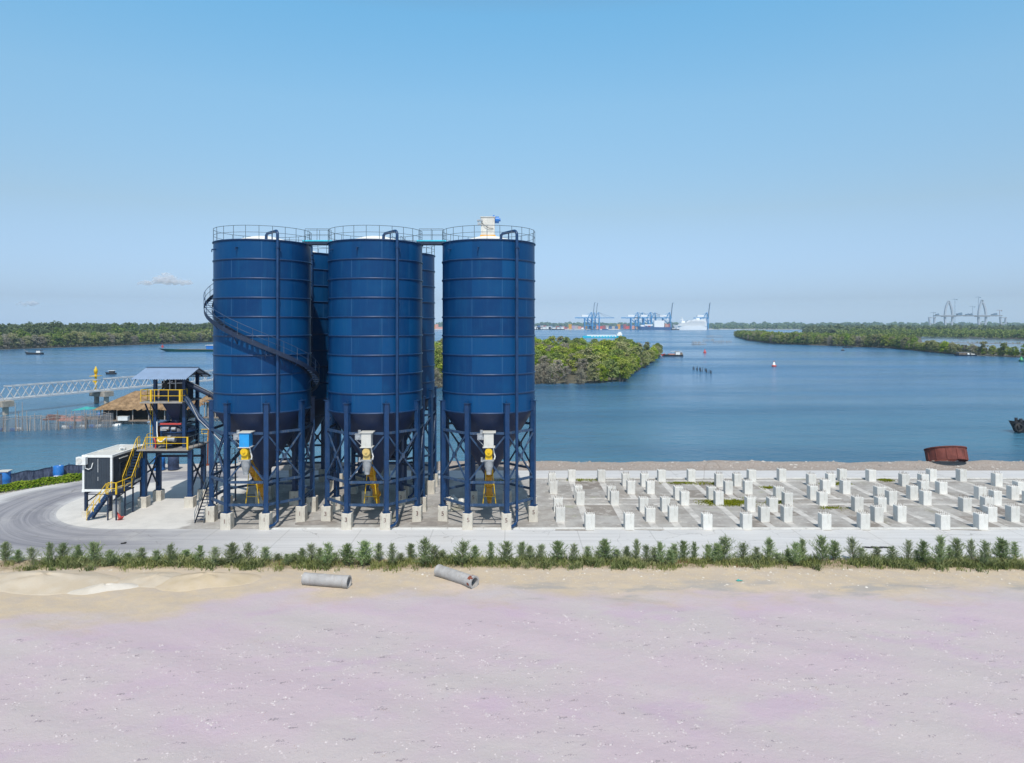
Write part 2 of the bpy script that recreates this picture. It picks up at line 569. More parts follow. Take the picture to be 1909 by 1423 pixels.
def build_land():
    xs = np.concatenate([np.arange(-150, -70, 2.0), np.arange(-70, 75, 0.6), np.arange(75, 151, 2.0)])
    ys = np.concatenate([np.arange(-60, 22, 3.0), np.arange(22, 52, 0.45), np.arange(52, 72, 2.0), np.arange(72, 92, 0.45)])
    V = np.array([(x, y, land_height(x, y)) for y in ys for x in xs])
    nx, ny = len(xs), len(ys)
    i = np.arange((ny - 1) * (nx - 1))
    r, c = i // (nx - 1), i % (nx - 1)
    a = r * nx + c
    Fc = np.stack([a, a + 1, a + nx + 1, a + nx], 1)
    k = NT('sandy_ground')
    co = k.coord()
    xyz = k.n('SeparateXYZ', {0: co}).outputs
    big = k.noise(k.mapping(co, (1, 1.4, 1)), 0.10, 4, 0.6)
    big2 = k.noise(k.mapping(co, (1, 1.6, 1), loc=(31, 7, 0)), 0.17, 4, 0.6)
    mid = k.noise(k.mapping(co, (1, 1.3, 1)), 0.9, 5, 0.62)
    fine = k.noise(co, 6.0, 6, 0.7)
    grain = k.noise(co, 30.0, 3, 0.7)
    mauve = k.mix(k.ramp(big, 0.38, 0.62), (0.468, 0.378, 0.422), (0.462, 0.408, 0.412))
    mauve = k.mix(k.m('MULTIPLY', k.ramp(big2, 0.52, 0.68), 0.75), mauve, (0.455, 0.345, 0.428))
    mauve = k.mix(k.m('MULTIPLY', k.ramp(mid, 0.52, 0.75), 0.4), mauve, (0.415, 0.375, 0.41))
    # faint dark streaks mixed into the sand colour in imitation of shadow
    st = k.noise(k.mapping(co, (0.7, 1.7, 1), rot=(0, 0, -0.2)), 1.1, 5, 0.6)
    mauve = k.mix(k.m('MULTIPLY', k.ramp(st, 0.56, 0.74), 0.16), mauve, (0.36, 0.325, 0.36))
    tan = k.mix(k.ramp(mid, 0.35, 0.65), (0.52, 0.415, 0.29), (0.46, 0.38, 0.30))
    tan = k.mix(k.m('MULTIPLY', k.ramp(fine, 0.56, 0.72), 0.6), tan, (0.55, 0.50, 0.43))
    edge = k.m('ADD', xyz[1], k.m('MULTIPLY', k.m('SUBTRACT', big2, 0.5), 9.0))
    edge = k.m('ADD', edge, k.m('MULTIPLY', k.m('SUBTRACT', mid, 0.5), 2.0))
    lefty = k.ramp(xyz[0], -14.0, -24.0)
    edge = k.m('ADD', edge, k.m('MULTIPLY', lefty, 4.2))
    front = k.mix(k.ramp(edge, 42.6, 45.4), mauve, tan)
    gpatch = k.noise(k.mapping(co, (0.6, 1.6, 1), loc=(5, 3, 0)), 0.35, 4, 0.6)
    gz = k.m('MULTIPLY', k.m('MULTIPLY', k.m('MULTIPLY', k.ramp(xyz[1], 42.4, 43.8), k.ramp(gpatch, 0.5, 0.66)), k.ramp(xyz[1], 46.8, 45.4)), k.ramp(xyz[0], -6.0, 2.0))
    front = k.mix(k.m('MULTIPLY', gz, 0.75), front, (0.30, 0.285, 0.28))
    soil = k.mix(k.ramp(fine, 0.4, 0.66), (0.23, 0.165, 0.10), (0.46, 0.37, 0.24))
    front = k.mix(k.ramp(k.m('ADD', xyz[1], k.m('MULTIPLY', mid, 1.2)), 48.9, 49.7), front, soil)
    shore = k.mix(k.ramp(fine, 0.35, 0.65), (0.22, 0.18, 0.155), (0.345, 0.295, 0.26))
    shore = k.mix(k.m('MULTIPLY', k.ramp(mid, 0.5, 0.7), 0.6), shore, (0.29, 0.275, 0.26))
    shore = k.mix(k.m('MULTIPLY', k.ramp(k.m('ADD', xyz[0], k.m('MULTIPLY', mid, 3.0)), -25.0, -28.0), 0.75), shore, (0.47, 0.455, 0.435))
    shore = k.mix(k.ramp(xyz[2], -0.3, -1.1), shore, (0.12, 0.105, 0.085))
    c = k.mix(k.ramp(xyz[1], 60, 64), front, shore)
    c = k.mix(k.m('MULTIPLY', k.ramp(grain, 0.3, 0.75), 0.35), c, k.mix(0.5, c, (0.75, 0.72, 0.68)))
    hgt = k.m('ADD', k.m('MULTIPLY', fine, 0.7), k.m('MULTIPLY', grain, 0.3))
    nrm = k.bump(hgt, 0.5, 0.09, k.bump(mid, 0.25, 0.16))
    k.principled(base=c, rough=0.95, spec=0.1, normal=nrm)
    o = np_mesh('ground', V, Fc, k.mat, smooth=True)
    tag(o, kind='structure')


def strip(name, mat, inner, outer, z, n_arc=40, x_end=150.0):
    """a band of the loop road: inner/outer = (front distance, back distance) from the yard's centre line"""
    pts = []
    N1 = 60
    def off(pair, a):                      # a: 0 front .. 1 back
        return pair[0] + (pair[1] - pair[0]) * (a * a * (3 - 2 * a))
    for i in range(N1 + 1):
        x = x_end + (CXR - x_end) * i / N1
        pts.append(((x, CYR - inner[0]), (x, CYR - outer[0])))
    for i in range(1, n_arc):
        a = i / n_arc
        th = -PI / 2 - PI * a
        bul = 3.3 * math.sin(PI * a) ** 2 if name == 'road' else 0.0
        ri, ro = off(inner, a), off(outer, a) + bul
        pts.append(((CXR + ri * math.cos(th), CYR + ri * math.sin(th)), (CXR + ro * math.cos(th), CYR + ro * math.sin(th))))
    for i in range(N1 + 1):
        x = CXR + (x_end - CXR) * i / N1
        pts.append(((x, CYR + inner[1]), (x, CYR + outer[1])))
    m = MB()
    vs, fs = [], []
    for a, b in pts:
        vs += [(a[0], a[1], z), (b[0], b[1], z)]
    for i in range(len(pts) - 1):
        fs.append((2 * i, 2 * i + 1, 2 * i + 3, 2 * i + 2))
    # orientation: make the normals point up
    m.add(vs, [tuple(reversed(f)) for f in fs])
    return tag(m.build(name, mat), kind='structure')


def loop_coords(k):
    """(distance from centre line, distance along) for streaks that follow the road"""
    co = k.coord()
    xyz = k.n('SeparateXYZ', {0: co}).outputs
    dx = k.m('MINIMUM', k.m('SUBTRACT', xyz[0], CXR), 0.0)
    dy = k.m('SUBTRACT', xyz[1], CYR)
    d = k.m('SQRT', k.m('ADD', k.m('MULTIPLY', dx, dx), k.m('MULTIPLY', dy, dy)))
    th = k.m('ARCTAN2', dy, k.m('SUBTRACT', 0.0, dx))
    along = k.m('ADD', k.m('MAXIMUM', xyz[0], CXR), k.m('MULTIPLY', th, 13.0))
    return co, xyz, d, along


def road_material():
    k = NT('worn_concrete_road')
    co, xyz, d, along = loop_coords(k)
    sv = k.n('CombineXYZ', {0: k.m('MULTIPLY', along, 0.035), 1: d, 2: 0.0}).outputs[0]
    s1 = k.noise(sv, 1.0, 6, 0.68, 1.1)
    s2 = k.noise(k.n('CombineXYZ', {0: k.m('MULTIPLY', along, 0.02), 1: d, 2: 4.0}).outputs[0], 4.5, 4, 0.6, 0.3)
    blot = k.noise(co, 0.22, 5, 0.6)
    fine = k.noise(co, 9, 5, 0.7)
    west = k.ramp(xyz[0], -14.0, -36.0)
    lightc = k.mix(k.ramp(s1, 0.3, 0.7), (0.500, 0.495, 0.495), (0.585, 0.58, 0.58))
    darkc = k.mix(k.ramp(s1, 0.34, 0.66), (0.185, 0.185, 0.212), (0.315, 0.31, 0.33))
    mid = k.m('SUBTRACT', 1.0, k.m('ABSOLUTE', k.m('DIVIDE', k.m('SUBTRACT', d, 13.0), 4.6)))
    wd = k.m('MULTIPLY', west, k.ramp(k.m('ADD', mid, k.m('MULTIPLY', k.m('SUBTRACT', blot, 0.5), 0.9)), 0.0, 0.55))
    c = k.mix(wd, lightc, darkc)
    c = k.mix(k.m('MULTIPLY', k.ramp(s2, 0.56, 0.7), 0.30), c, (0.30, 0.295, 0.31))
    c = k.mix(k.m('MULTIPLY', k.ramp(blot, 0.52, 0.72), 0.35), c, (0.52, 0.50, 0.475))
    c = k.mix(k.m('MULTIPLY', k.ramp(fine, 0.58, 0.8), 0.3), c, (0.36, 0.35, 0.34))
    # slab joints every 6 m
    jn = k.m('LESS_THAN', k.m('ABSOLUTE', k.m('SUBTRACT', k.m('FRACT', k.m('DIVIDE', along, 6.0)), 0.5)), 0.006)
    c = k.mix(k.m('MULTIPLY', jn, 0.35), c, (0.2, 0.19, 0.18))
    vo = k.n('TexVoronoi', {'Vector': k.n('VectorMath', {0: co, 1: k.n('VectorMath', {0: k.n('TexNoise', {'Vector': co, 'Scale': 0.5, 'Detail': 5}).outputs['Color'], 1: (2.5, 2.5, 0)}, operation='MULTIPLY').outputs[0]}, operation='ADD').outputs[0], 'Scale': 0.16}, feature='DISTANCE_TO_EDGE')
    crack = k.m('MULTIPLY', k.m('LESS_THAN', vo.outputs['Distance'], 0.0045), k.ramp(blot, 0.42, 0.55))
    c = k.mix(k.m('MULTIPLY', crack, 0.45), c, (0.17, 0.16, 0.15))
    oil = k.noise(k.mapping(co, loc=(17, 3, 0)), 0.9, 4, 0.5)
    c = k.mix(k.m('MULTIPLY', k.ramp(oil, 0.68, 0.76), 0.5), c, (0.19, 0.18, 0.175))
    k.principled(base=c, rough=0.85, spec=0.25, normal=k.bump(fine, 0.2, 0.02))
    return k.mat


def yard_material():
    k = NT('yard_concrete')
    co = k.coord()
    xyz = k.n('SeparateXYZ', {0: co}).outputs
    blot = k.noise(co, 0.16, 5, 0.62)
    mid = k.noise(k.mapping(co, (1, 1, 1), loc=(9, 2, 0)), 0.55, 6, 0.65)
    fine = k.noise(co, 7, 5, 0.7)
    apron = k.mix(k.ramp(mid, 0.35, 0.68), (0.62, 0.60, 0.57), (0.54, 0.525, 0.50))
    field = k.mix(k.ramp(mid, 0.38, 0.62), (0.40, 0.385, 0.365), (0.315, 0.295, 0.275))
    field = k.mix(k.m('MULTIPLY', k.ramp(blot, 0.5, 0.62), 0.7), field, (0.245, 0.225, 0.205))
    field = k.mix(k.m('MULTIPLY', k.ramp(k.noise(co, 1.4, 6, 0.7), 0.54, 0.66), 0.75), field, (0.54, 0.515, 0.48))
    field = k.mix(k.m('MULTIPLY', k.ramp(k.noise(k.mapping(co, loc=(3, 40, 0)), 0.3, 4, 0.6), 0.6, 0.72), 0.3), field, (0.25, 0.27, 0.11))
    c = k.mix(k.ramp(k.m('ADD', xyz[0], k.m('MULTIPLY', k.m('SUBTRACT', mid, 0.5), 3)), -28.2, -27.2), apron, field)
    c = k.mix(k.m('MULTIPLY', k.ramp(fine, 0.56, 0.78), 0.35), c, (0.24, 0.225, 0.21))
    k.principled(base=c, rough=0.88, spec=0.2, normal=k.bump(fine, 0.35, 0.04))
    return k.mat


build_land()
strip('road', road_material(), (9.45, 9.5), (16.9, 13.9), 0.0)
M['kerb'] = concrete_material('kerb_concrete', (0.60, 0.59, 0.565))
strip('yard_slab', yard_material(), (0.0, 0.0), (9.6, 9.6), 0.006)


def kerb(name, d0, d1, x0, x1, z1):
    m = MB()
    y0, y1 = CYR + d0, CYR + d1
    x = x0
    while x < x1:
        m.cham(x + 0.01, min(x + 3.0, x1) - 0.01, min(y0, y1), max(y0, y1), -0.1, z1, 0.015)
        x += 3.0
    return tag(m.build(name, M['kerb']), kind='structure')


kerb('kerb', -17.12, -16.86, -60, 100, 0.12)
kerb('kerb', -9.68, -9.42, -20.4, 100, 0.10)
kerb('kerb', 9.42, 9.66, -20, 100, 0.10)

# foundation strips between the pedestals of the empty field
SILO_Y = (62.5, 72.5)
OCT_R = 4.26
OCT_X = [8.14 + 9.87 * i for i in range(6)]
m = MB()
for k_, ox in enumerate(OCT_X):
    for oy in SILO_Y:
        for s_ in (-1, 1):
            m.block(ox + s_ * 1.63 - .32, ox + s_ * 1.63 + .32, oy - 4.6, oy + 4.6, 0.0, 0.016)
            m.block(ox - 4.55, ox + 4.55, oy + s_ * 3.93 - .30, oy + s_ * 3.93 + .30, 0.0, 0.020)
            m.block(ox + s_ * 3.93 - .32, ox + s_ * 3.93 + .32, oy - 3.6, oy + 3.6, 0.0, 0.0135)
m2 = MB()
rq = random.Random(91)
for ox in OCT_X:
    for oy in SILO_Y:
        for (x0, x1) in ((-4.6, -1.6), (-1.6, 1.6), (1.6, 4.6)):
            for (y0, y1) in ((-4.6, -3.9), (-3.9, 0.0), (0.0, 3.9), (3.9, 4.6)):
                if rq.random() < .42:
                    a_, b_ = rq.uniform(0, .5), rq.uniform(0, .5)
                    m2.prism([(ox + x0, oy + y0 + a_), (ox + x1 - b_, oy + y0), (ox + x1, oy + y1 - a_), (ox + x0 + b_, oy + y1)], 0.0, 0.0095 + .001 * rq.random())
k = NT('gravel_infill')
nz = k.noise(k.coord(), 1.1, 6, 0.7)
gi = k.n('NewGeometry').outputs['Random Per Island']
c = k.mix(gi, (0.20, 0.175, 0.155), (0.31, 0.285, 0.26))
c = k.mix(k.ramp(nz, 0.48, 0.62), c, (0.40, 0.375, 0.345))
c = k.mix(k.m('MULTIPLY', k.ramp(k.noise(k.coord(), 9, 5, 0.7), 0.5, 0.75), 0.5), c, (0.17, 0.15, 0.135))
k.principled(base=c, rough=0.95, spec=0.1, normal=k.bump(nz, 0.4, 0.05))
tag(m2.build('gravel_infill', k.mat), kind='structure')
k = NT('broken_strip_concrete')
co = k.coord()
nz = k.noise(co, 0.7, 6, 0.7)
c = k.mix(k.ramp(nz, 0.36, 0.6), (0.375, 0.355, 0.335), (0.57, 0.55, 0.52))
c = k.mix(k.m('MULTIPLY', k.ramp(k.noise(co, 6, 5, 0.7), 0.55, 0.75), 0.5), c, (0.3, 0.28, 0.26))
k.principled(base=c, rough=0.9, spec=0.2)
tag(m.build('foundation_strips', k.mat), kind='structure')


# ================================================================ water
def water_material():
    k = NT('river_water')
    co = k.coord()
    band = k.noise(k.mapping(co, (0.25, 1.0, 1), rot=(0, 0, 0.12)), 0.012, 5, 0.6)
    band2 = k.noise(k.mapping(co, (0.18, 1.0, 1), rot=(0, 0, -0.05)), 0.055, 4, 0.6)
    rip = k.noise(k.mapping(co, (0.75, 1.25, 1), rot=(0, 0, 0.2)), 1.15, 5, 0.65)
    wav = k.noise(k.mapping(co, (0.6, 1.0, 1), rot=(0, 0, -0.3)), 0.28, 4, 0.6)
    xyz = k.n('SeparateXYZ', {0: co}).outputs
    near = k.ramp(xyz[1], 260.0, 90.0)
    body = k.mix(k.m('MULTIPLY', near, 0.85), (0.028, 0.125, 0.265), (0.052, 0.165, 0.242))
    body = k.mix(k.m('MULTIPLY', k.ramp(band2, 0.40, 0.66), 0.6), body, (0.013, 0.078, 0.160))
    gust = k.ramp(band, 0.40, 0.62)
    stg = k.m('MULTIPLY', k.m('ADD', 0.35, k.m('MULTIPLY', gust, 0.65)), 1.0)
    n1 = k.n('Bump', {'Height': wav, 'Strength': stg, 'Distance': 0.9})
    n2 = k.n('Bump', {'Height': rip, 'Strength': stg, 'Distance': 0.34, 'Normal': n1.outputs[0]})
    k.principled(base=body, rough=k.m('ADD', 0.13, k.m('MULTIPLY', gust, 0.12)), ior=1.33, spec=0.5, normal=n2.outputs[0])
    return k.mat


M['water'] = water_material()
m = MB()
m.add([(-6500, -400, WATER), (6500, -400, WATER), (6500, 6300, WATER), (-6500, 6300, WATER)], [(0, 1, 2, 3)])
tag(m.build('river_water', M['water']), kind='structure')
# ================================================================ silos
R_S, Z_RIM, Z_CYL = 4.12, 24.27, 9.67
COURSE = (Z_RIM - Z_CYL) / 9
SILO_X = (-22.3, -12.2, -2.09)


def ring_pt(r, deg, z):
    a = math.radians(deg)
    return Vector((r * math.cos(a), r * math.sin(a), z))


LEG_ANG = [22.5 + 45 * i for i in range(8)]


def make_silo():
    root = thing('storage_silo', 'silo', 'silo')
    m = MB()
    m.lathe([(R_S, Z_CYL), (R_S, Z_RIM)], 96)
    m.build('shell', M['shell'], root, False)
    for i in range(10):
        z = Z_CYL + COURSE * i
        m = MB()
        e, h = (0.075, 0.075) if i < 9 else (0.10, 0.06)
        m.lathe([(R_S - .01, z - h), (R_S + e * .8, z - h * .8), (R_S + e, z), (R_S + e * .8, z + h * .8), (R_S - .01, z + h)], 96, split=False)
        m.build('stiffener_ring', M['blue_steel'], root, False)
    m = MB()
    m.lathe([(R_S + .03, Z_RIM + .06), (R_S - .25, Z_RIM + .06), (2.9, Z_RIM + .12), (1.9, Z_RIM + .44), (1.0, Z_RIM + .69), (0.0, Z_RIM + .74)], 64, split=False)
    m.build('roof', M['roof_white'], root, False)
    m = MB()
    m.lathe([(R_S - .02, Z_CYL - .02), (0.42, 3.75), (0.42, 3.1), (0.0, 3.1)], 64)
    m.build('cone', M['cone'], root, False)
    for a in LEG_ANG:
        m = MB()
        p = ring_pt(OCT_R, a, 0)
        mt = Matrix.Rotation(math.radians(a), 3, 'Z')
        m.box((p.x, p.y, (1.35 + 10.5) / 2), (.38, .38, 10.5 - 1.35), m=mt)
        m.box((p.x, p.y, 10.52), (.60, .56, .045), m=mt)
        m.box((p.x, p.y, 1.375), (.62, .62, .05), m=mt)
        for s in (-1, 1):                                  # gussets under the cap plate
            q = p + mt @ Vector((0, s * .235, 0))
            m.box((q.x, q.y, 10.1), (.30, .025, .8), m=mt)
        q = p + mt @ Vector((-.05, 0, 0))
        m.tube((q.x, q.y, 10.54), (q.x, q.y, 10.75), .03, n=6)
        m.build('leg', M['blue_steel'], root, False)
    for z in (8.0, 3.9, 2.0):
        m = MB()
        for i in range(8):
            m.beam(ring_pt(OCT_R, LEG_ANG[i] + 2.6, z), ring_pt(OCT_R, LEG_ANG[i] + 42.4, z), .16, .20)
        m.build('ring_beam', M['dusty_steel'], root, False)
    for i in range(8):
        m = MB()
        a, b = LEG_ANG[i] + 2.7, LEG_ANG[i] + 42.3
        r1, r2 = OCT_R - .05, OCT_R + .06
        m.beam(ring_pt(r1, a, 7.75), ring_pt(r1, b, 4.1), .10, .13)
        m.beam(ring_pt(r2, b, 7.75), ring_pt(r2, a, 4.1), .10, .13)
        c = (ring_pt(OCT_R, a, 5.92) + ring_pt(OCT_R, b, 5.92)) / 2
        m.box(c, (.30, .26, .36), rz=math.radians(LEG_ANG[i] + 22.5))
        m.build('cross_brace', M['dusty_steel'], root, False)
    m = MB()
    m.rail([ring_pt(R_S + .02, i * 15, Z_RIM + .06) for i in range(24)], 1.12, .024, 1.2, closed=True)
    m.build('guard_rail', M['rail_steel'], root, False)
    # fill pipe up the front of the shell and over the rim
    m = MB()
    X, Y = 2.5, -3.62
    pts = [(X - .45, Y - .75, .28), (X - .2, Y - .35, .30), (X, Y, .55), (X, Y, 1.5), (X, Y, 12), (X, Y, 24.7)]
    for t in range(1, 7):
        a = t / 6 * PI / 2
        pts.append((X - .35 * (1 - math.cos(a)) * .7, Y + .35 * (1 - math.cos(a)), 24.7 + .38 * math.sin(a)))
    pts += [(X - 1.2, Y + 1.0, 24.95), (X - 1.35, Y + 1.15, 24.80), (X - 1.38, Y + 1.18, 24.3)]
    m.path(pts, .125, 12)
    for z in (1.6, 6.5, 12.9, 19.4, 23.6):
        m.tube((X, Y, z), (X, Y, z + .07), .175, n=12)
    m.tube((X - .7, Y + .7, 24.4), (X - .7, Y + .7, 24.95), .05, n=8)
    m.build('fill_pipe', M['blue_steel'], root, False)
    for a in (-100, -52, -140, 30):
        m = MB()
        p, q = ring_pt(R_S - .02, a, 23.6), ring_pt(R_S + .3, a, 23.55)
        m.tube(p, q, .06, n=8)
        m.tube(q, q + Vector((0, 0, -.22)), .04, n=6)
        m.build('lifting_lug', M['blue_steel'], root, False)
    return root


silo_proto = make_silo()
silo_proto.location = (SILO_X[0], SILO_Y[0], 0)
G_SILO = 'navy storage silos on eight legs'
silo_mid = copy_thing(silo_proto, (SILO_X[1], SILO_Y[0], 0), label='middle silo of the three in the front row, its front footings painted with a 3', group=G_SILO)
silo_right = copy_thing(silo_proto, (SILO_X[2], SILO_Y[0], 0), label='navy silo with a white filter unit on its roof, next to the empty pedestals', group=G_SILO)
silo_bl = copy_thing(silo_proto, (SILO_X[0], SILO_Y[1], 0), label='shaded silo seen through the dark gap behind the left and middle front silos', group=G_SILO)
silo_br = copy_thing(silo_proto, (SILO_X[1], SILO_Y[1], 0), label='silo showing only as a strip past the right edge of the middle front silo', group=G_SILO)
tag(silo_proto, 'navy silo with a spiral stair wrapped around it, leftmost in the front row', 'silo', G_SILO)
for s_ in (silo_mid, silo_right, silo_bl, silo_br):
    s_['category'] = 'silo'

# spiral stair of the left silo


def stair_z(t):
    return 14.8 - 0.0373 * (t + 55)


def spiral():
    root = silo_proto
    t0, t1 = -300.0, 78.0
    m = MB()
    n = 110
    for r in (4.22, 4.86):
        vs, fs = [], []
        for i in range(n + 1):
            t = t0 + (t1 - t0) * i / n
            for dr in (-.012, .012):
                vs += [ring_pt(r + dr, t, stair_z(t) - .30), ring_pt(r + dr, t, stair_z(t) + .10)]
        for i in range(n):
            b, c = i * 4, i * 4 + 4
            fs += [(b, c, c + 1, b + 1), (b + 2, b + 3, c + 3, c + 2), (b + 1, c + 1, c + 3, b + 3), (b, b + 2, c + 2, c)]
        m.add(vs, fs)
    st = m.build('spiral_stair', M['dark_steel'], root, False)
    m = MB()
    t = t0
    while t < t1:
        z = stair_z(t)
        a = math.radians(t)
        c = ring_pt(4.54, t, z)
        m.box((c.x, c.y, z), (.62, .24, .035), rz=a)
        t += 5.3
    m.build('tread', M['dusty_steel'], st, False)
    m = MB()
    hp = [ring_pt(4.87, t0 + (t1 - 26 - t0) * i / 120, stair_z(t0 + (t1 - 26 - t0) * i / 120)) for i in range(121)]
    up = Vector((0, 0, 1))
    m.path([p + up * 1.05 for p in hp], .026, 6)
    m.path([p + up * .55 for p in hp], .02, 6)
    for p in hp[::5]: m.tube(p, p + up * 1.05, .022, n=6, caps=False)
    for t in (58, 70, 78):
        p = ring_pt(4.87, t, stair_z(t))
        m.tube(p, p + up * 1.0, .03, n=6)
    m.build('handrail', M['dusty_steel'], st, False)
    m = MB()                                               # brackets to the shell
    t = t0 + 8
    while t < t1:
        z = stair_z(t)
        m.beam(ring_pt(4.1, t, z - 1.0), ring_pt(4.84, t, z - .2), .06)
        t += 32
    m.build('bracket', M['blue_steel'], st, False)


spiral()


def stair_flight(mt, mr, p0, p1, width, rails=(1, 1), rise=.22, rail_h=1.0, r=.024):
    """treads and stringers go into mt, handrails into mr; p0 foot centre, p1 head centre"""
    p0, p1 = Vector(p0), Vector(p1)
    d = Vector((p1.x - p0.x, p1.y - p0.y, 0)).normalized()
    sd = Vector((d.y, -d.x, 0)) * width / 2
    for s in (-1, 1):
        mt.beam(p0 + sd * s, p1 + sd * s, .04, .22)
    n = max(2, round((p1.z - p0.z) / rise))
    rz = math.atan2(d.y, d.x)
    for i in range(1, n + 1):
        c = p0.lerp(p1, i / n)
        mt.box((c.x, c.y, c.z), (.24, width - .05, .03), rz=rz)
    for s, on in zip((-1, 1), rails):
        if on: mr.rail([p0 + sd * s * 1.03, p1 + sd * s * 1.03], rail_h, r, 1.1)


# straight access stair left of and behind the left silo
acc = thing('access_stair', 'narrow steel stair with handrails climbing from the yard beside the left silo', 'stair', (-26.9, 60.2, 0))
mt_, mr_ = MB(), MB()
stair_flight(mt_, mr_, (-26.95, 60.1, 0), (-27.6, 65.9, 4.1), .75)
mt2_ = MB()
stair_flight(mt2_, mr_, (-26.9, 67.3, 4.1), (-21.9, 67.45, 9.75), .7)
mt2_.build('upper_flight', M['dark_steel'], acc)
ml_ = MB()
ml_.block(-28.0, -26.8, 65.95, 67.75, 4.02, 4.08)
for x in (-27.95, -26.85):
    for y in (66.0, 67.7): ml_.block(x - .06, x + .06, y - .06, y + .06, 0, 4.02)
mr_.rail([(-28.0, 65.95, 4.1), (-28.0, 67.75, 4.1), (-26.9, 67.75, 4.1)], 1.0, .024)
mt_.build('lower_flight', M['dark_steel'], acc)
mr_.build('handrail', M['rail_steel'], acc)
ml_.build('landing', M['dark_steel'], acc)

# filter unit on the right silo
X, Y = SILO_X[2] - .05, SILO_Y[0] - .3
fu = MB().block(X - .6, X + .6, Y - .55, Y + .55, 25.05, 26.62)
fu.block(X - .66, X + .66, Y - .61, Y + .61, 26.62, 26.68)
fu = fu.build('filter_unit', M['cream_box'], silo_right)
MB().block(X - .68, X + .68, Y - .62, Y + .62, 24.80, 25.05).build('base_frame', M['orange'], fu)
m = MB()
m.block(X - .95, X - .45, Y - .72, Y - .40, 26.28, 26.40).block(X - .9, X - .6, Y - .68, Y - .3, 25.95, 26.16)
m.beam((X - .95, Y - .6, 26.3), (X - .5, Y - .6, 25.9), .05)
m.build('valve_bracket', M['metal'], fu)
m = MB()
m.path([(X - .5, Y - .6, 26.1), (X - .25, Y - .68, 25.85), (X + .1, Y - .66, 25.65), (X + .5, Y - .6, 25.6)], .022, 6)
m.build('cable', M['black'], fu)
m = MB()
m.tube((X + .62, Y - .1, 26.45), (X + .98, Y - .1, 26.45), .30, n=16).tube((X + .98, Y - .1, 26.45), (X + 1.12, Y - .1, 26.45), .14, n=10)
m.tube((X + .45, Y - .1, 26.68), (X + .6, Y - .1, 26.8), .12, n=8)
m.build('fan', M['drum_blue'], fu)

# walkways joining the silo tops
for i, lab in ((0, 'cyan decked walkway joining the tops of the left and middle front silos'),
               (1, 'cyan decked walkway joining the tops of the middle and right front silos')):
    xa, xb = SILO_X[i] + 3.75, SILO_X[i + 1] - 3.75
    y = SILO_Y[0] - .4
    wk = thing('walkway_bridge', lab, 'walkway', ((xa + xb) / 2, y, 24.4), group='walkways between silo tops')
    MB().block(xa, xb, y - .42, y + .42, 24.50, 24.60).build('deck', M['cyan'], wk)
    m = MB()
    for s in (-.36, .36): m.block(xa, xb, y + s - .06, y + s + .06, 24.22, 24.50)
    m.build('support_beam', M['dark_steel'], wk)
    m = MB()
    for s in (-.42, .42): m.rail([(xa + .25, y + s, 24.6), (xb - .25, y + s, 24.6)], 1.0, .022, 1.3)
    m.build('guard_rail', M['rail_steel'], wk)
# short walkway to the back row
xa, y0_, y1_ = SILO_X[1] + 1.2, SILO_Y[0] + 3.85, SILO_Y[1] - 3.85
wk = thing('walkway_bridge', 'short walkway from the middle front silo to the silo behind it', 'walkway', (xa, 67.5, 24.4), group='walkways between silo tops')
MB().block(xa - .42, xa + .42, y0_, y1_, 24.45, 24.55).build('deck', M['dark_steel'], wk)
m = MB()
for s in (-.42, .42): m.rail([(xa + s, y0_, 24.55), (xa + s, y1_, 24.55)], 1.0, .022, 1.0)
m.build('guard_rail', M['rail_steel'], wk)


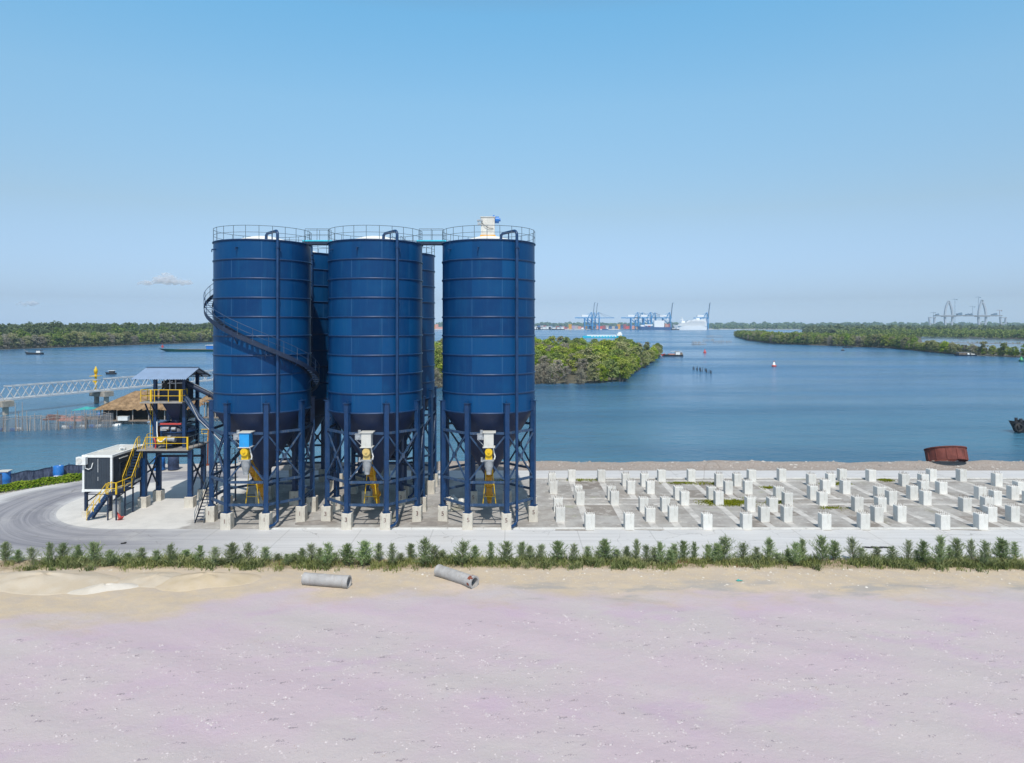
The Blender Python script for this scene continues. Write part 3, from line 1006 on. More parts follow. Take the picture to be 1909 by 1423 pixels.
# ---------------------------------------------------------------- screw conveyors
def conveyor(loc, label, box_mat, tint):
    r = thing('screw_conveyor', label, 'conveyor', loc, group='screw conveyors under the silos')
    hx, hy = 0.12, -4.35
    b = MB().block(hx - .40, hx + .40, hy - .42, hy + .40, 6.98, 8.15).build('filter_box', box_mat, r, False)
    MB().block(hx - .50, hx + .58, hy - .52, hy + .52, 8.15, 8.21).build('cover_plate', M['grey_box'], b, False)
    MB().block(hx - .50, hx + .52, hy - .52, hy + .5, 6.92, 6.98).build('base_plate', M['grey_box'], b, False)
    m = MB()
    m.tube((hx - .62, hy - .1, 8.0), (hx - .62, hy - .1, 8.35), .13, n=10)
    m.block(hx - .95, hx - .42, hy - .28, hy - .02, 7.55, 7.95).tube((hx - .72, hy - .42, 7.72), (hx - .72, hy - .28, 7.72), .13, n=12)
    m.beam((hx - .9, hy - .15, 7.55), (hx - .4, hy - .15, 7.05), .05).block(hx - 1.0, hx - .4, hy - .2, hy + .1, 7.98, 8.04)
    m.build('blower', M['metal'], b, False)
    g = MB()
    g.tube((hx, hy - .48, 6.57), (hx, hy - .12, 6.57), .31, n=20).tube((hx, hy - .56, 6.57), (hx, hy - .48, 6.57), .10, n=10)
    g.block(hx - .28, hx + .28, hy - .30, hy + .30, 5.92, 6.60)
    g.build('gear_head', tint, r, False)
    m = MB().block(hx - .44, hx + .44, hy - .40, hy + .40, 5.80, 5.92)
    m.lathe([(.40, 5.80), (.36, 5.3), (.22, 4.85), (.22, 4.65)], 16, (hx, hy, 0))
    m.tube((hx - .58, hy - .2, 5.75), (hx - .58, hy - .2, 6.1), .09, n=8).block(hx - .66, hx - .44, hy - .3, hy - .1, 5.72, 5.86)
    m.build('discharge_spout', M['metal'], r, False)
    m = MB()
    m.path([(hx + .34, hy - .1, 6.95), (hx + .42, hy - .1, 6.5), (hx + .52, hy - .08, 6.15), (hx + .46, hy - .05, 5.9)], .06, 8)
    m.build('vent_hose', M['white'], r, False)
    a, c = Vector((hx, hy + .15, 6.15)), Vector((0, .45, 1.75))
    m = MB().tube(a, c, .29, n=18)
    for f in (.08, .36, .42, .72, .97):
        p = a.lerp(c, f)
        d = (c - a).normalized()
        m.tube(p, p + d * .08, .38, n=18)
    m.build('screw_tube', M['ochre'], r, False)
    m = MB()
    for s in (-1, 1):
        m.tube((hx + s * .24, -2.95, 4.95), (hx + s * .57, -2.95, 1.65), .038, n=8)
        m.tube((hx + s * .57, -2.95, 1.68), (hx + s * .57, -3.95, 1.95), .035, n=8)
    for f in (.45, .76):
        z = 4.95 + (1.65 - 4.95) * f
        y = -2.95
        wd = .24 + .33 * f
        m.tube((hx - wd, y, z), (hx + wd, y, z), .03, n=8)
    m.build('support_frame', M['yellow'], r, False)
    m = MB().tube((0, .3, 1.5), (.0, .95, 1.0), .24, .2, n=14)
    m.build('drive_motor', M['ochre'], r, False)
    return r


M['dull_yellow'] = paint('faded_yellow', (0.60, 0.44, 0.16), 0.5, 0, 0.12, 3)
conveyor((SILO_X[0], SILO_Y[0], 0), 'yellow screw conveyor with a bright blue filter box under the left silo', M['sky_blue'], M['yellow'])
conveyor((SILO_X[1], SILO_Y[0], 0), 'yellow screw conveyor with a grey filter box under the middle silo', M['grey_box'], M['dull_yellow'])
conveyor((SILO_X[2] + .04, SILO_Y[0], 0), 'yellow screw conveyor with a grey filter box under the right silo', M['grey_box'], M['yellow'])

# ---------------------------------------------------------------- footings with painted numbers
WHERE = {0: 'back half, right side', 1: 'back right', 2: 'back left', 3: 'back half, left side',
         4: 'front half, left side', 5: 'front left', 6: 'front right', 7: 'front half, right side'}
SNAME = {'1': 'left front', '3': 'middle front', '5': 'right front', '2': 'left back', '4': 'right back'}


def footing_mesh(seed, hgt, wd):
    r = random.Random(seed)
    m = MB()
    j = lambda: r.uniform(-.02, .02)
    m.cham(-wd / 2 + j(), wd / 2 + j(), -wd / 2 + j(), wd / 2 + j(), -.1, hgt, .03)
    return m


for num, cx, cy in (('1', SILO_X[0], SILO_Y[0]), ('3', SILO_X[1], SILO_Y[0]), ('5', SILO_X[2], SILO_Y[0]),
                    ('2', SILO_X[0], SILO_Y[1]), ('4', SILO_X[1], SILO_Y[1])):
    for i, a in enumerate(LEG_ANG):
        p = ring_pt(OCT_R, a, 0)
        loc = (cx + p.x, cy + p.y, 0)
        o = footing_mesh(i * 7 + int(num), 1.35, .84).build('concrete_footing', M['footing'])
        o.location = loc
        tag(o, 'concrete footing carrying the %s leg of the %s silo%s' % (WHERE[i], SNAME[num], ', marked ' + num if cy == SILO_Y[0] else ''), 'footing')
        o['group'] = 'numbered footings under the silo legs'
        if cy == SILO_Y[0]:
            glyph(num, .52, 'painted_number', M['number'], o, Vector((rnd.uniform(-.06, .1), -.446, .78 + rnd.uniform(-.1, .1))), 0)

# ---------------------------------------------------------------- pedestals of the empty field
protos = []
for v in range(5):
    r = random.Random(40 + v)
    hgt = (1.27, 1.30, 1.24, 1.33, 1.28)[v]
    o = footing_mesh(100 + v, hgt, .80).build('concrete_pedestal', M['pedestal'])
    m = MB()
    for ix in (-.27, -.09, .09, .27):
        for iy in (-.27, 0.0, .27):
            if ix in (-.09, .09) and iy == 0.0: continue
            x, y = ix + r.uniform(-.03, .03), iy + r.uniform(-.03, .03)
            m.tube((x, y, hgt - .05), (x + r.uniform(-.03, .03), y + r.uniform(-.03, .03), hgt + r.uniform(.10, .26)), .012, n=5)
    m.path([(-.28, -.28, hgt - .012), (.28, -.28, hgt - .012), (.28, .28, hgt - .012), (-.28, .28, hgt - .012)], .02, 4, closed=True)
    m.path([(-.28, 0, hgt - .012), (.28, 0, hgt - .012)], .02, 4)
    m.build('rebar', M['rebar'], o, False)
    protos.append(o)
used_protos = set()
NTH = ['first', 'second', 'third', 'fourth', 'fifth']
PLACE = {0: 'back one of its right side pair', 1: 'right one of its back pair', 2: 'left one of its back pair', 3: 'back one of its left side pair',
         4: 'front one of its left side pair', 5: 'left one of its front pair', 6: 'right one of its front pair', 7: 'front one of its right side pair'}
for row, oy in enumerate(SILO_Y):
    for k_, ox in enumerate(OCT_X[:5]):
        for i, a in enumerate(LEG_ANG):
            p = ring_pt(OCT_R, a, 0)
            x, y = ox + p.x + rnd.uniform(-.05, .05), oy + p.y + rnd.uniform(-.05, .05)
            if PX0 + FOC * (x - .5) / y > 1909: continue
            v = rnd.randrange(5)
            lab = 'pedestal in the %s %s octagon right of silos, %s' % (NTH[k_], ('front', 'back')[row], PLACE[i])
            if v not in used_protos:
                used_protos.add(v)
                o = protos[v]
                o.location = (x, y, 0)
                o.rotation_euler = (0, 0, rnd.uniform(-.03, .03))
                tag(o, lab, 'pedestal', 'white pedestals of the empty field')
            else:
                copy_thing(protos[v], (x, y, 0), rnd.uniform(-.03, .03), (1, 1, rnd.uniform(.95, 1.04)), lab, 'white pedestals of the empty field', 'pedestal')
for v in range(5):
    assert v in used_protos

# bent hoop of reinforcing bar on one pedestal
o = MB().path([(OCT_X[2] - 6.1 + .9 * math.cos(t) * 1.0, 75.9, 1.15 + 1.1 * max(0, math.sin(t)) - .9 * (t < .2 or t > 2.94)) for t in [i * PI / 16 for i in range(17)]], .014, 5)
tag(o.build('steel_hoop', M['rebar']), 'thin bent steel hoop standing over a pedestal by the back road', 'steel hoop')
# ================================================================ loading tower with canopy
tw = thing('loading_tower', 'dark blue loading tower with a corrugated canopy and yellow railings', 'tower', (-32.4, 67, 0))
for x, y in ((-34.6, 65.6), (-30.25, 65.6), (-34.5, 68.1), (-30.35, 68.6)):
    m = MB().block(x - .2, x + .2, y - .2, y + .2, 1.0, 5.35).block(x - .32, x + .32, y - .32, y + .32, 1.0, 1.05)
    m.build('lower_column', M['blue_steel'], tw)
for x in (-34.55, -30.3):
    m = MB()
    ya, yb = 65.85, 67.9 if x < -32 else 68.4
    m.beam((x, ya, 1.5), (x, yb, 4.3), .12).beam((x + .07, yb, 1.5), (x + .07, ya, 4.3), .12)
    m.beam((x, ya, 3.1), (x, yb, 3.4), .12)
    m.build('cross_brace', M['dark_steel'], tw)
m = MB()
for y in (65.6, 68.1): m.block(-34.7, -30.1, y - .12, y + .12, 5.05, 5.37)
m.beam((-34.4, 68.1, 4.3), (-30.4, 68.3, 4.3), .16, .2)
m.beam((-34.3, 65.8, 3.9), (-33.2, 66.2, 5.1), .12)
m.build('floor_beam', M['dark_steel'], tw)
m = MB().block(-34.9, -30.1, 64.8, 69.3, 5.38, 5.5)
dk = m.build('lower_deck', M['dusty_deck'], tw)
m = MB()
m.rail([(-34.1, 64.85, 5.5), (-30.15, 64.85, 5.5)], 1.15, .035, 1.9)
m.rail([(-34.85, 66.6, 5.5), (-34.85, 69.2, 5.5)], 1.15, .035, 1.3)
m.rail([(-34.85, 64.95, 5.5), (-34.85, 65.3, 5.5)], 1.15, .035, 1.3)
m.block(-30.24, -30.10, 64.78, 64.92, 5.5, 6.68)
m.build('yellow_railing', M['yellow'], tw)
m = MB()
m.rail([(-30.15, 64.9, 5.5), (-30.15, 69.2, 5.5), (-33, 69.2, 5.5)], 1.15, .028, 1.0)
m.build('grey_railing', M['rail_steel'], tw)
for x, y in ((-33.8, 66.1), (-31.05, 66.1), (-33.8, 68.6), (-30.95, 68.6)):
    z1 = 12.15 if y < 67 else 12.3
    MB().block(x - .14, x + .14, y - .14, y + .14, 5.5, z1).build('upper_column', M['blue_steel'], tw)
m = MB()
for z in (9.8, 7.6):
    for (a, b) in (((-33.8, 66.1), (-31.05, 66.1)), ((-33.8, 68.6), (-30.95, 68.6)), ((-31, 66.1), (-31, 68.6)), ((-33.8, 66.1), (-33.8, 68.6))):
        m.beam((*a, z), (*b, z), .10, .16)
m.beam((-31.0, 66.1, 7.6), (-31.0, 68.6, 9.7), .09).beam((-31.0, 68.6, 5.9), (-31.0, 66.1, 7.6), .09)
m.beam((-34.4, 65.4, 9.7), (-33.8, 66.1, 7.1), .12).beam((-33.9, 65.5, 9.7), (-33.5, 66.2, 8.0), .09)
m.beam((-31.9, 66.0, 8.1), (-31.1, 66.0, 7.0), .07)
m.build('frame_brace', M['dark_steel'], tw)
m = MB().block(-34.65, -30.7, 64.9, 69.0, 9.80, 9.92)
m.build('upper_deck', M['dusty_deck'], tw)
m = MB()
m.rail([(-34.6, 66.2, 9.92), (-34.6, 65.0, 9.92), (-30.75, 65.0, 9.92), (-30.75, 66.0, 9.92)], 1.12, .038, 1.25)
m.rail([(-34.6, 66.2, 9.92), (-34.6, 68.9, 9.92)], 1.12, .03, 1.3)
m.block(-31.02, -30.86, 64.94, 65.08, 9.92, 11.08).block(-33.72, -33.58, 64.94, 65.08, 9.92, 11.06)
m.build('yellow_railing', M['yellow'], tw)
m = MB()
m.beam((-34.15, 66.3, 5.6), (-34.15, 66.3, 9.8), .05).beam((-34.15, 65.85, 5.6), (-34.15, 65.85, 9.8), .05)
z = 5.9
while z < 9.8:
    m.beam((-34.15, 65.85, z), (-34.15, 66.3, z), .035)
    z += .3
m.build('ladder', M['yellow'], tw)
# hopper under the canopy
m = MB().block(-33.55, -31.25, 66.35, 68.4, 9.93, 11.0)
hp = m.build('hopper', M['dark_steel'], tw)
m = MB()
top = [(-33.3, 66.2, 9.79), (-31.4, 66.2, 9.79), (-31.4, 68.3, 9.79), (-33.3, 68.3, 9.79)]
bot = [(-32.6, 66.9, 8.0), (-32.0, 66.9, 8.0), (-32.0, 67.6, 8.0), (-32.6, 67.6, 8.0)]
m.add(top + bot, [(0, 4, 5, 1), (1, 5, 6, 2), (2, 6, 7, 3), (3, 7, 4, 0), (4, 7, 6, 5)])
m.block(-32.65, -31.95, 66.85, 67.65, 7.7, 8.0)
m.build('hopper_cone', M['cone'], hp)
m = MB()
m.block(-33.4, -32.4, 66.5, 68.2, 11.0, 11.75).block(-32.3, -31.4, 66.45, 67.8, 11.0, 11.9)
m.tube((-32.9, 66.4, 11.35), (-32.9, 66.1, 11.35), .28, n=14)
m.build('sorting_head', M['black'], hp)
m = MB()
m.beam((-33.7, 66.2, 11.05), (-32.2, 66.2, 11.75), .09).beam((-33.7, 66.2, 11.5), (-31.2, 66.2, 11.6), .08)
for x in (-33.0, -32.45, -31.9): m.beam((x, 66.15, 11.0), (x, 66.15, 12.0), .09)
m.build('truss', M['metal'], hp)
MB().block(-33.3, -31.3, 65.95, 66.12, 7.66, 7.80).build('red_beam', M['red'], tw)
# round mixing vessel
m = MB()
m.lathe([(0, 7.55), (1.0, 7.5), (1.5, 7.2), (1.58, 6.6), (1.45, 6.0), (0.7, 5.55), (0, 5.5)], 32, (-32.2, 67.4, 0), split=False)
ve = m.build('mixing_vessel', M['dark_steel'], tw)
m = MB().tube((-32.2, 67.4, 6.9), (-32.2, 67.4, 7.0), 1.66, n=32)
for a in range(0, 360, 45):
    q = Vector((-32.2, 67.4, 0)) + ring_pt(1.56, a, 7.25)
    m.beam(q, q + Vector((0, 0, -.9)), .07)
m.build('flange', M['blue_steel'], ve)
m = MB()
m.block(-33.1, -32.5, 65.6, 66.2, 7.15, 7.45).tube((-32.9, 65.7, 7.35), (-32.3, 65.7, 7.35), .14, n=10).tube((-32.1, 65.8, 7.3), (-31.7, 65.8, 7.3), .17, n=10)
m.build('valve_gear', M['metal'], ve)
# drive
m = MB().block(-33.2, -32.5, 65.25, 65.85, 5.95, 6.55).tube((-32.85, 65.2, 6.3), (-32.85, 65.28, 6.3), .14, n=12)
m.tube((-33.2, 65.55, 6.25), (-33.32, 65.55, 6.25), .2, n=12)
gb = m.build('gearbox', M['yellow'], tw)
m = MB().tube((-32.5, 65.5, 6.35), (-31.9, 65.5, 6.35), .22, n=16).tube((-31.9, 65.5, 6.35), (-31.6, 65.5, 6.35), .26, n=16)
m.block(-32.3, -32.0, 65.35, 65.6, 6.5, 6.72)
m.build('motor', M['metal'], gb)
MB().block(-33.25, -31.8, 65.2, 65.9, 5.80, 5.95).build('mount', M['dark_steel'], gb)
m = MB()
m.path([(-33.45, 65.7, 8.0), (-33.4, 65.6, 7.1), (-33.25, 65.4, 6.45), (-33.0, 65.15, 6.2), (-32.7, 65.1, 6.2), (-32.4, 65.2, 6.5)], .05, 8)
m.build('white_hose', M['white'], tw)
m = MB().path([(-33.62, 65.5, 6.5), (-33.45, 65.35, 6.25), (-33.4, 65.4, 5.9), (-33.45, 65.4, 5.5)], .07, 8)
m.build('red_hose', M['red'], tw)
# canopy: corrugated sheet
prof = [(64.4, 12.1), (67.1, 12.98), (69.9, 12.05)]
vs, fs = [], []
n = 104
for i in range(n + 1):
    x = -35.2 + 5.1 * i / n
    dz = .035 * math.sin(i * PI / 2)
    for y, z in prof: vs.append((x, y, z + dz))
    for y, z in prof: vs.append((x, y, z + dz - .03))
for i in range(n):
    a, b = i * 6, i * 6 + 6
    fs += [(a, b, b + 1, a + 1), (a + 1, b + 1, b + 2, a + 2), (a + 3, a + 4, b + 4, b + 3), (a + 4, a + 5, b + 5, b + 4), (a, a + 3, b + 3, b), (a + 2, b + 2, b + 5, a + 5)]
for a in (0, n * 6): fs += [(a, a + 1, a + 4, a + 3), (a + 1, a + 2, a + 5, a + 4)]
m = MB()
m.add(vs, fs)
rf = m.build('canopy_roof', M['roof_sheet'], tw)
m = MB()
for x in (-34.9, -33.8, -31.0, -30.2):
    m.beam((x, 64.5, 12.02), (x, 67.1, 12.90), .08, .1).beam((x, 67.1, 12.90), (x, 69.8, 11.98), .08, .1)
for y, z in ((64.9, 12.16), (66.1, 12.5), (68.6, 12.38), (69.6, 12.03)): m.block(-35.1, -30.15, y - .04, y + .04, z - .10, z - .03)
m.block(-35.15, -30.12, 67.02, 67.18, 13.0, 13.06)
m.build('rafter', M['dark_steel'], rf)
for i, (x, y) in enumerate(((-34.6, 65.6), (-30.25, 65.6), (-34.5, 68.1), (-30.35, 68.6))):
    o = footing_mesh(300 + i, 1.0, .82).build('concrete_footing', M['footing'])
    o.location = (x, y, 0)
    tag(o, 'concrete footing under the %s column of the loading tower' % ('front left', 'front right', 'back left', 'back right')[i], 'footing', 'footings of the loading tower')

# tubes from the left silo to the tower
t1 = thing('transfer_tube', 'dark sloping tube running from the left silo up to the tower canopy', 'pipe', (-27, 66.5, 9))
m = MB().tube((-32.3, 66.6, 12.1), (-28.4, 66.0, 10.45), .24, n=14).tube((-28.4, 66.0, 10.45), (-26.0, 65.1, 9.15), .24, n=14)
for f in (.1, .45, .95):
    p = Vector((-32.3, 66.6, 12.1)).lerp(Vector((-28.4, 66, 10.45)), f)
    m.tube(p, p + Vector((.07, -.01, -.03)), .31, n=14)
m.build('tube_body', M['dark_steel'], t1)
m = MB().beam((-31.9, 66.45, 12.3), (-28.4, 65.85, 10.75), .05).beam((-28.4, 65.85, 10.75), (-26.0, 65, 9.45), .05)
m.build('conduit', M['metal'], t1)
t2 = thing('transfer_tube', 'twin pale blue pipes slanting down from the tower towards the left silo', 'pipe', (-28, 65.8, 7))
m = MB().path([(-31.0, 65.8, 10.7), (-30.6, 65.75, 10.2), (-29.4, 65.6, 8.5), (-28.5, 65.5, 7.6), (-26.1, 65.2, 6.3)], .16, 12)
m.path([(-30.9, 65.6, 10.3), (-30.4, 65.55, 9.6), (-29.2, 65.4, 8.0), (-26.2, 65.0, 5.7)], .10, 10)
m.build('pipe_run', M['dusty_steel'], t2)
m = MB().path([(-30.2, 65.45, 9.8), (-29.4, 65.35, 8.3), (-26.4, 64.9, 5.6)], .045, 8)
m.build('white_conduit', M['metal'], t2)

# control booth on the lower deck
cb = thing('control_booth', 'narrow bright blue control booth with an open dark doorway on the tower deck', 'booth', (-34.3, 67.9, 5.5))
m = MB().block(-35.0, -34.55, 67.35, 68.3, 5.5, 7.7).block(-33.95, -33.75, 67.35, 68.3, 5.5, 7.7).block(-34.55, -33.95, 67.4, 68.3, 7.45, 7.7)
m.block(-34.55, -33.95, 67.4, 67.46, 5.5, 6.25).block(-35, -33.75, 68.3, 68.36, 5.5, 7.7)
m.build('wall', M['sky_blue'], cb)
MB().block(-34.55, -33.95, 67.95, 68.0, 6.25, 7.45).build('door', M['rust'], cb)
MB().block(-35.15, -33.6, 67.15, 68.5, 7.7, 7.78).build('roof', M['roof_sheet'], cb)

# ================================================================ site office (raised container)
so = thing('site_office', 'raised dark container office with a white frame and air conditioner', 'office', (-36.85, 64.6, 0))
X0, X1, Y0, Y1, Z0, Z1 = -38.15, -35.5, 61.9, 67.6, 2.3, 5.5
m = MB()
b = .17
for x in (X0, X1 - b):
    for y in (Y0, Y1 - b): m.block(x, x + b, y, y + b, Z0, Z1)
for z in (Z0, Z1 - b):
    for y in (Y0 + .002, Y1 - b - .002): m.block(X0 + b, X1 - b, y, y + b, z, z + b * 1.15)
    for x in (X0 + .002, X1 - b - .002): m.block(x, x + b, Y0 + b, Y1 - b, z, z + b * 1.15)
for x in (X0 + b / 2, X1 - b / 2):
    m.block(x - .12, x + .12, Y0 - .02, Y0 + .2, Z1 - .2, Z1 + .04).block(x - .12, x + .12, Y0 - .02, Y0 + .2, Z0 - .04, Z0 + .2)
m.build('frame', M['white'], so)
m = MB().block(X0 + .06, X1 - .06, Y0 + .07, Y1 - .07, Z0 + .1, Z1 - .1)
x = X0 + .3
while x < X1 - .25:                                   # shallow ribs
    m.block(x, x + .04, Y0 + .055, Y0 + .07, Z0 + .25, Z1 - .25)
    x += .22
y = Y0 + .35
while y < Y1 - .3:
    m.block(X1 - .06, X1 - .045, y, y + .04, Z0 + .25, Z1 - .25)
    y += .24
wl = m.build('wall', M['charcoal'], so)
m = MB().block(X0 + 1.33, X0 + 1.40, Y0 + .04, Y0 + .055, 4.0, 5.2).block(X0 + 1.33, X0 + 1.40, Y0 + .04, Y0 + .055, 3.25, 3.6)
m.build('light_strip', M['metal'], wl)
m = MB().block(X1 - .045, X1 - .02, 63.2, 64.5, 3.4, 4.6)
wn = m.build('window', M['glass'], so)
m = MB()
for z in (3.36, 4.6): m.block(X1 - .045, X1 + .01, 63.15, 64.55, z, z + .05)
for y in (63.15, 64.5): m.block(X1 - .045, X1 + .012, y, y + .05, 3.41, 4.6)
m.build('window_frame', M['charcoal'], wn)
MB().block(X1 + .0, X1 + .05, 63.0, 64.4, 5.0, 5.07).build('lamp_tube', M['white'], so)
m = MB()
m.add([(X0 + .1, Y0 + .1, Z1 - .03), (X1 - .1, Y0 + .1, Z1 - .03), (X1 - .1, Y1 - .1, Z1 - .03), (X0 + .1, Y1 - .1, Z1 - .03),
       ((X0 + X1) / 2, Y0 + .1, Z1 + .05), ((X0 + X1) / 2, Y1 - .1, Z1 + .05)],
      [(0, 4, 5, 3), (4, 1, 2, 5), (0, 1, 4), (3, 5, 2)])
m.block(X0 + .1, X1 - .1, 64.0, 64.06, Z1 - .05, Z1 + .07)
rf = m.build('roof', M['grey_box'], so)
m = MB().block(-36.4, -35.9, 64.6, 64.9, Z1 + .04, Z1 + .2).tube((-36.2, 64.5, Z1 + .2), (-36.0, 64.4, Z1 + .3), .1, n=8)
m.build('roof_vent', M['white'], rf)
m = MB()
for x in (X0 + .2, X1 - .25):
    for y in (Y0 + .25, Y1 - .3):
        m.block(x - .11, x + .11, y - .11, y + .11, .5, Z0)
for x in (X0 + .2, X1 - .25): m.beam((x, Y0 + .3, 1.3), (x, Y1 - .4, 2.2), .08).beam((x, Y0 + .3, 2.1), (x, Y1 - .4, 2.1), .1)
for z in (2.0, 1.05): m.beam((X0 + .25, Y0 + .25, z), (X1 - .3, Y0 + .25, z), .06)
m.build('leg_frame', M['dark_steel'], so)
m = MB().block(X0 - .32, X0 + .52, Y0 - .40, Y0 - .04, 4.75, 5.42)
ac = m.build('air_conditioner', M['white'], so)
m = MB()
for rr in (.06, .13, .20, .26): m.path([(X0 - .04 + rr * math.cos(t), Y0 - .412, 5.08 + rr * math.sin(t)) for t in [i * PI / 10 for i in range(20)]], .012, 5, closed=True)
m.build('fan_grille', M['grey_box'], ac)
m = MB().path([(X0 + .35, Y0 - .2, 4.75), (X0 + .36, Y0 - .12, 4.4), (X0 + .6, Y0 - .06, 4.28), (X0 + .85, Y0 - .05, 4.4), (X0 + .95, Y0 - .02, 4.85)], .045, 8)
m.build('drain_hose', M['white'], ac)
for i, (x, y) in enumerate(((X0 + .2, Y0 + .25), (X1 - .25, Y0 + .25), (X0 + .2, Y1 - .3), (X1 - .25, Y1 - .3))):
    o = footing_mesh(320 + i, .55, .5).build('concrete_footing', M['footing'])
    o.location = (x, y, 0)
    tag(o, 'low concrete block under the %s leg of the raised office' % ('front left', 'front right', 'back left', 'back right')[i], 'footing', 'blocks under the raised office')

# stairs up to the office landing and on to the tower deck
st = thing('steel_stair', 'navy stair with yellow handrails rising past the raised office to the tower', 'stair', (-35.2, 62.5, 0))
mt_, mr_ = MB(), MB()
stair_flight(mt_, mr_, (-37.15, 61.35, 0), (-35.45, 61.35, 2.3), .8, rise=.2, rail_h=.95, r=.032)
mt2_ = MB()
stair_flight(mt2_, mr_, (-35.05, 63.5, 2.3), (-35.05, 65.9, 5.45), .8, rise=.24, rail_h=.95, r=.035)
mt_.build('lower_flight', M['blue_steel'], st)
mt2_.build('upper_flight', M['dusty_steel'], st)
m = MB().block(-35.44, -34.55, 60.9, 63.8, 2.2, 2.3)
for x, y in ((-35.35, 61.0), (-34.62, 61.0), (-34.62, 62.4), (-34.62, 63.7)):
    m.block(x - .05, x + .05, y - .05, y + .05, 0, 2.2)
m.beam((-34.62, 62.4, 1.0), (-34.62, 63.7, 1.0), .05)
m.build('landing', M['dark_steel'], st)
mr_.rail([(-35.3, 60.92, 2.3), (-34.57, 60.92, 2.3), (-34.57, 63.4, 2.3)], 1.0, .036, 1.2)
mr_.block(-34.63, -34.51, 60.86, 60.98, 2.3, 3.33)
mr_.build('handrail', M['yellow'], st)

# small things in the yard
eb = thing('electrical_cabinet', 'grey electrical cabinet standing under the office landing', 'cabinet', (-35.0, 61.8, 0))
MB().cham(-35.3, -34.75, 61.6, 61.95, .15, 1.6, .02).build('body', M['pipe'], eb)
MB().block(-35.2, -34.85, 61.585, 61.6, .5, 1.4).build('door', M['metal'], eb)
MB().block(-35.25, -34.8, 61.65, 61.9, 0, .15).build('plinth', M['footing'], eb)
o = thing('traffic_cone', 'red traffic cone tipped over at the foot of the office landing', 'cone', (-34.35, 61.2, .2))
cnm = MB()
cnm.tube((-34.75, 61.35, .62), (-34.3, 61.1, .14), .03, .17, n=14)
cnm.build('cone_body', M['red'], o)
m = MB()
m.box((-34.27, 61.08, .16), (.05, .42, .42), m=Vector((-.45, .25, .48)).normalized().to_track_quat('X', 'Z').to_matrix())
m.build('cone_base', M['red'], o)
for i, (x, y, lab) in enumerate(((-41.6, 82.3, 'bright blue plastic tank by the water, seen between the tower columns'), (-40.1, 82.6, 'dark blue covered tank by the water, right of the bright blue one'))):
    t = thing('water_tank', lab, 'tank', (x, y, 0))
    m = MB()
    m.lathe([(0, 0), (.62, 0), (.64, .1), (.6, .6), (.65, .65), (.6, 1.2), (.62, 1.5), (.45, 1.62), (0, 1.64)], 20, (x, y, 0), split=False)
    m.build('tank_body', (M['drum_blue'], M['tarp'])[i], t)
    MB().tube((x, y, 1.62), (x, y, 1.72), .22, n=14).build('lid', M['black'], t)
po = thing('marker_pole', 'thin rust red pole with an orange top by the water right of the tower', 'pole', (-37.2, 85.2, 0))
DX, DY = -37.2 + 31.6, 85.2 - 72.5
MB().tube((-31.6 + DX, 72.5 + DY, -.3), (-31.55 + DX, 72.5 + DY, 2.9), .09, n=10).tube((-31.6 + DX, 72.5 + DY, -.1), (-31.6 + DX, 72.5 + DY, .12), .3, n=10).build('lower_pole', M['rust'], po)
MB().tube((-31.55 + DX, 72.5 + DY, 2.9), (-31.5 + DX, 72.5 + DY, 4.5), .085, n=10).build('upper_pole', M['orange'], po)
m = MB()
m.tube((-31.5 + DX, 72.5 + DY, 4.35), (-32.3 + DX, 72.5 + DY, 4.35), .04, n=8).tube((-31.5 + DX, 72.5 + DY, 3.8), (-32.3 + DX, 72.5 + DY, 3.8), .04, n=8).tube((-32.3 + DX, 72.5 + DY, 3.8), (-32.3 + DX, 72.5 + DY, 4.35), .04, n=8)
m.build('cross_arm', M['yellow'], po)
# ================================================================ foliage helpers
def leaf_material(name, dark, light, tip=None, trans=0.25):
    k = NT(name)
    isl = k.n('NewGeometry').outputs['Random Per Island']
    rid = k.n('ObjectInfo').outputs['Random']
    co = k.coord()
    nz = k.noise(co, 0.45, 3, 0.6)
    c = k.mix(isl, dark, light)
    if tip is not None:
        c = k.mix(k.m('MULTIPLY', k.ramp(k.m('ADD', nz, k.m('MULTIPLY', isl, 0.25)), 0.55, 0.8), 0.7), c, tip)
    hs = k.n('HueSaturation', {'Color': c, 'Hue': k.m('ADD', 0.485, k.m('MULTIPLY', rid, 0.03)), 'Saturation': k.m('ADD', 0.85, k.m('MULTIPLY', rid, 0.3)),
                               'Value': k.m('ADD', 0.8, k.m('MULTIPLY', k.m('FRACT', k.m('MULTIPLY', rid, 17.3)), 0.45))})
    d = k.n('BsdfDiffuse', {'Color': hs.outputs[0], 'Roughness': 0.8})
    t = k.n('BsdfTranslucent', {'Color': hs.outputs[0]})
    mx = k.n('MixShader', {0: trans, 1: d.outputs[0], 2: t.outputs[0]})
    k.t.links.new(mx.outputs[0], k.out.inputs['Surface'])
    return k.mat


L_BRIGHT = leaf_material('bright_mangrove_leaves', (0.125, 0.21, 0.03), (0.38, 0.46, 0.075), (0.56, 0.56, 0.15))
L_GREEN = leaf_material('mangrove_leaves', (0.095, 0.17, 0.04), (0.28, 0.365, 0.095), (0.40, 0.44, 0.15))
L_OLIVE = leaf_material('olive_mangrove_leaves', (0.14, 0.17, 0.06), (0.38, 0.40, 0.17), (0.51, 0.48, 0.28))
L_DARK = leaf_material('dark_wood_leaves', (0.07, 0.125, 0.055), (0.19, 0.255, 0.115), (0.26, 0.32, 0.15))
L_GREY = leaf_material('grey_twig_leaves', (0.19, 0.175, 0.135), (0.42, 0.38, 0.31), (0.46, 0.43, 0.34), 0.1)
L_FEATHER = leaf_material('casuarina_needles', (0.13, 0.19, 0.085), (0.36, 0.44, 0.22), (0.48, 0.53, 0.27), 0.4)
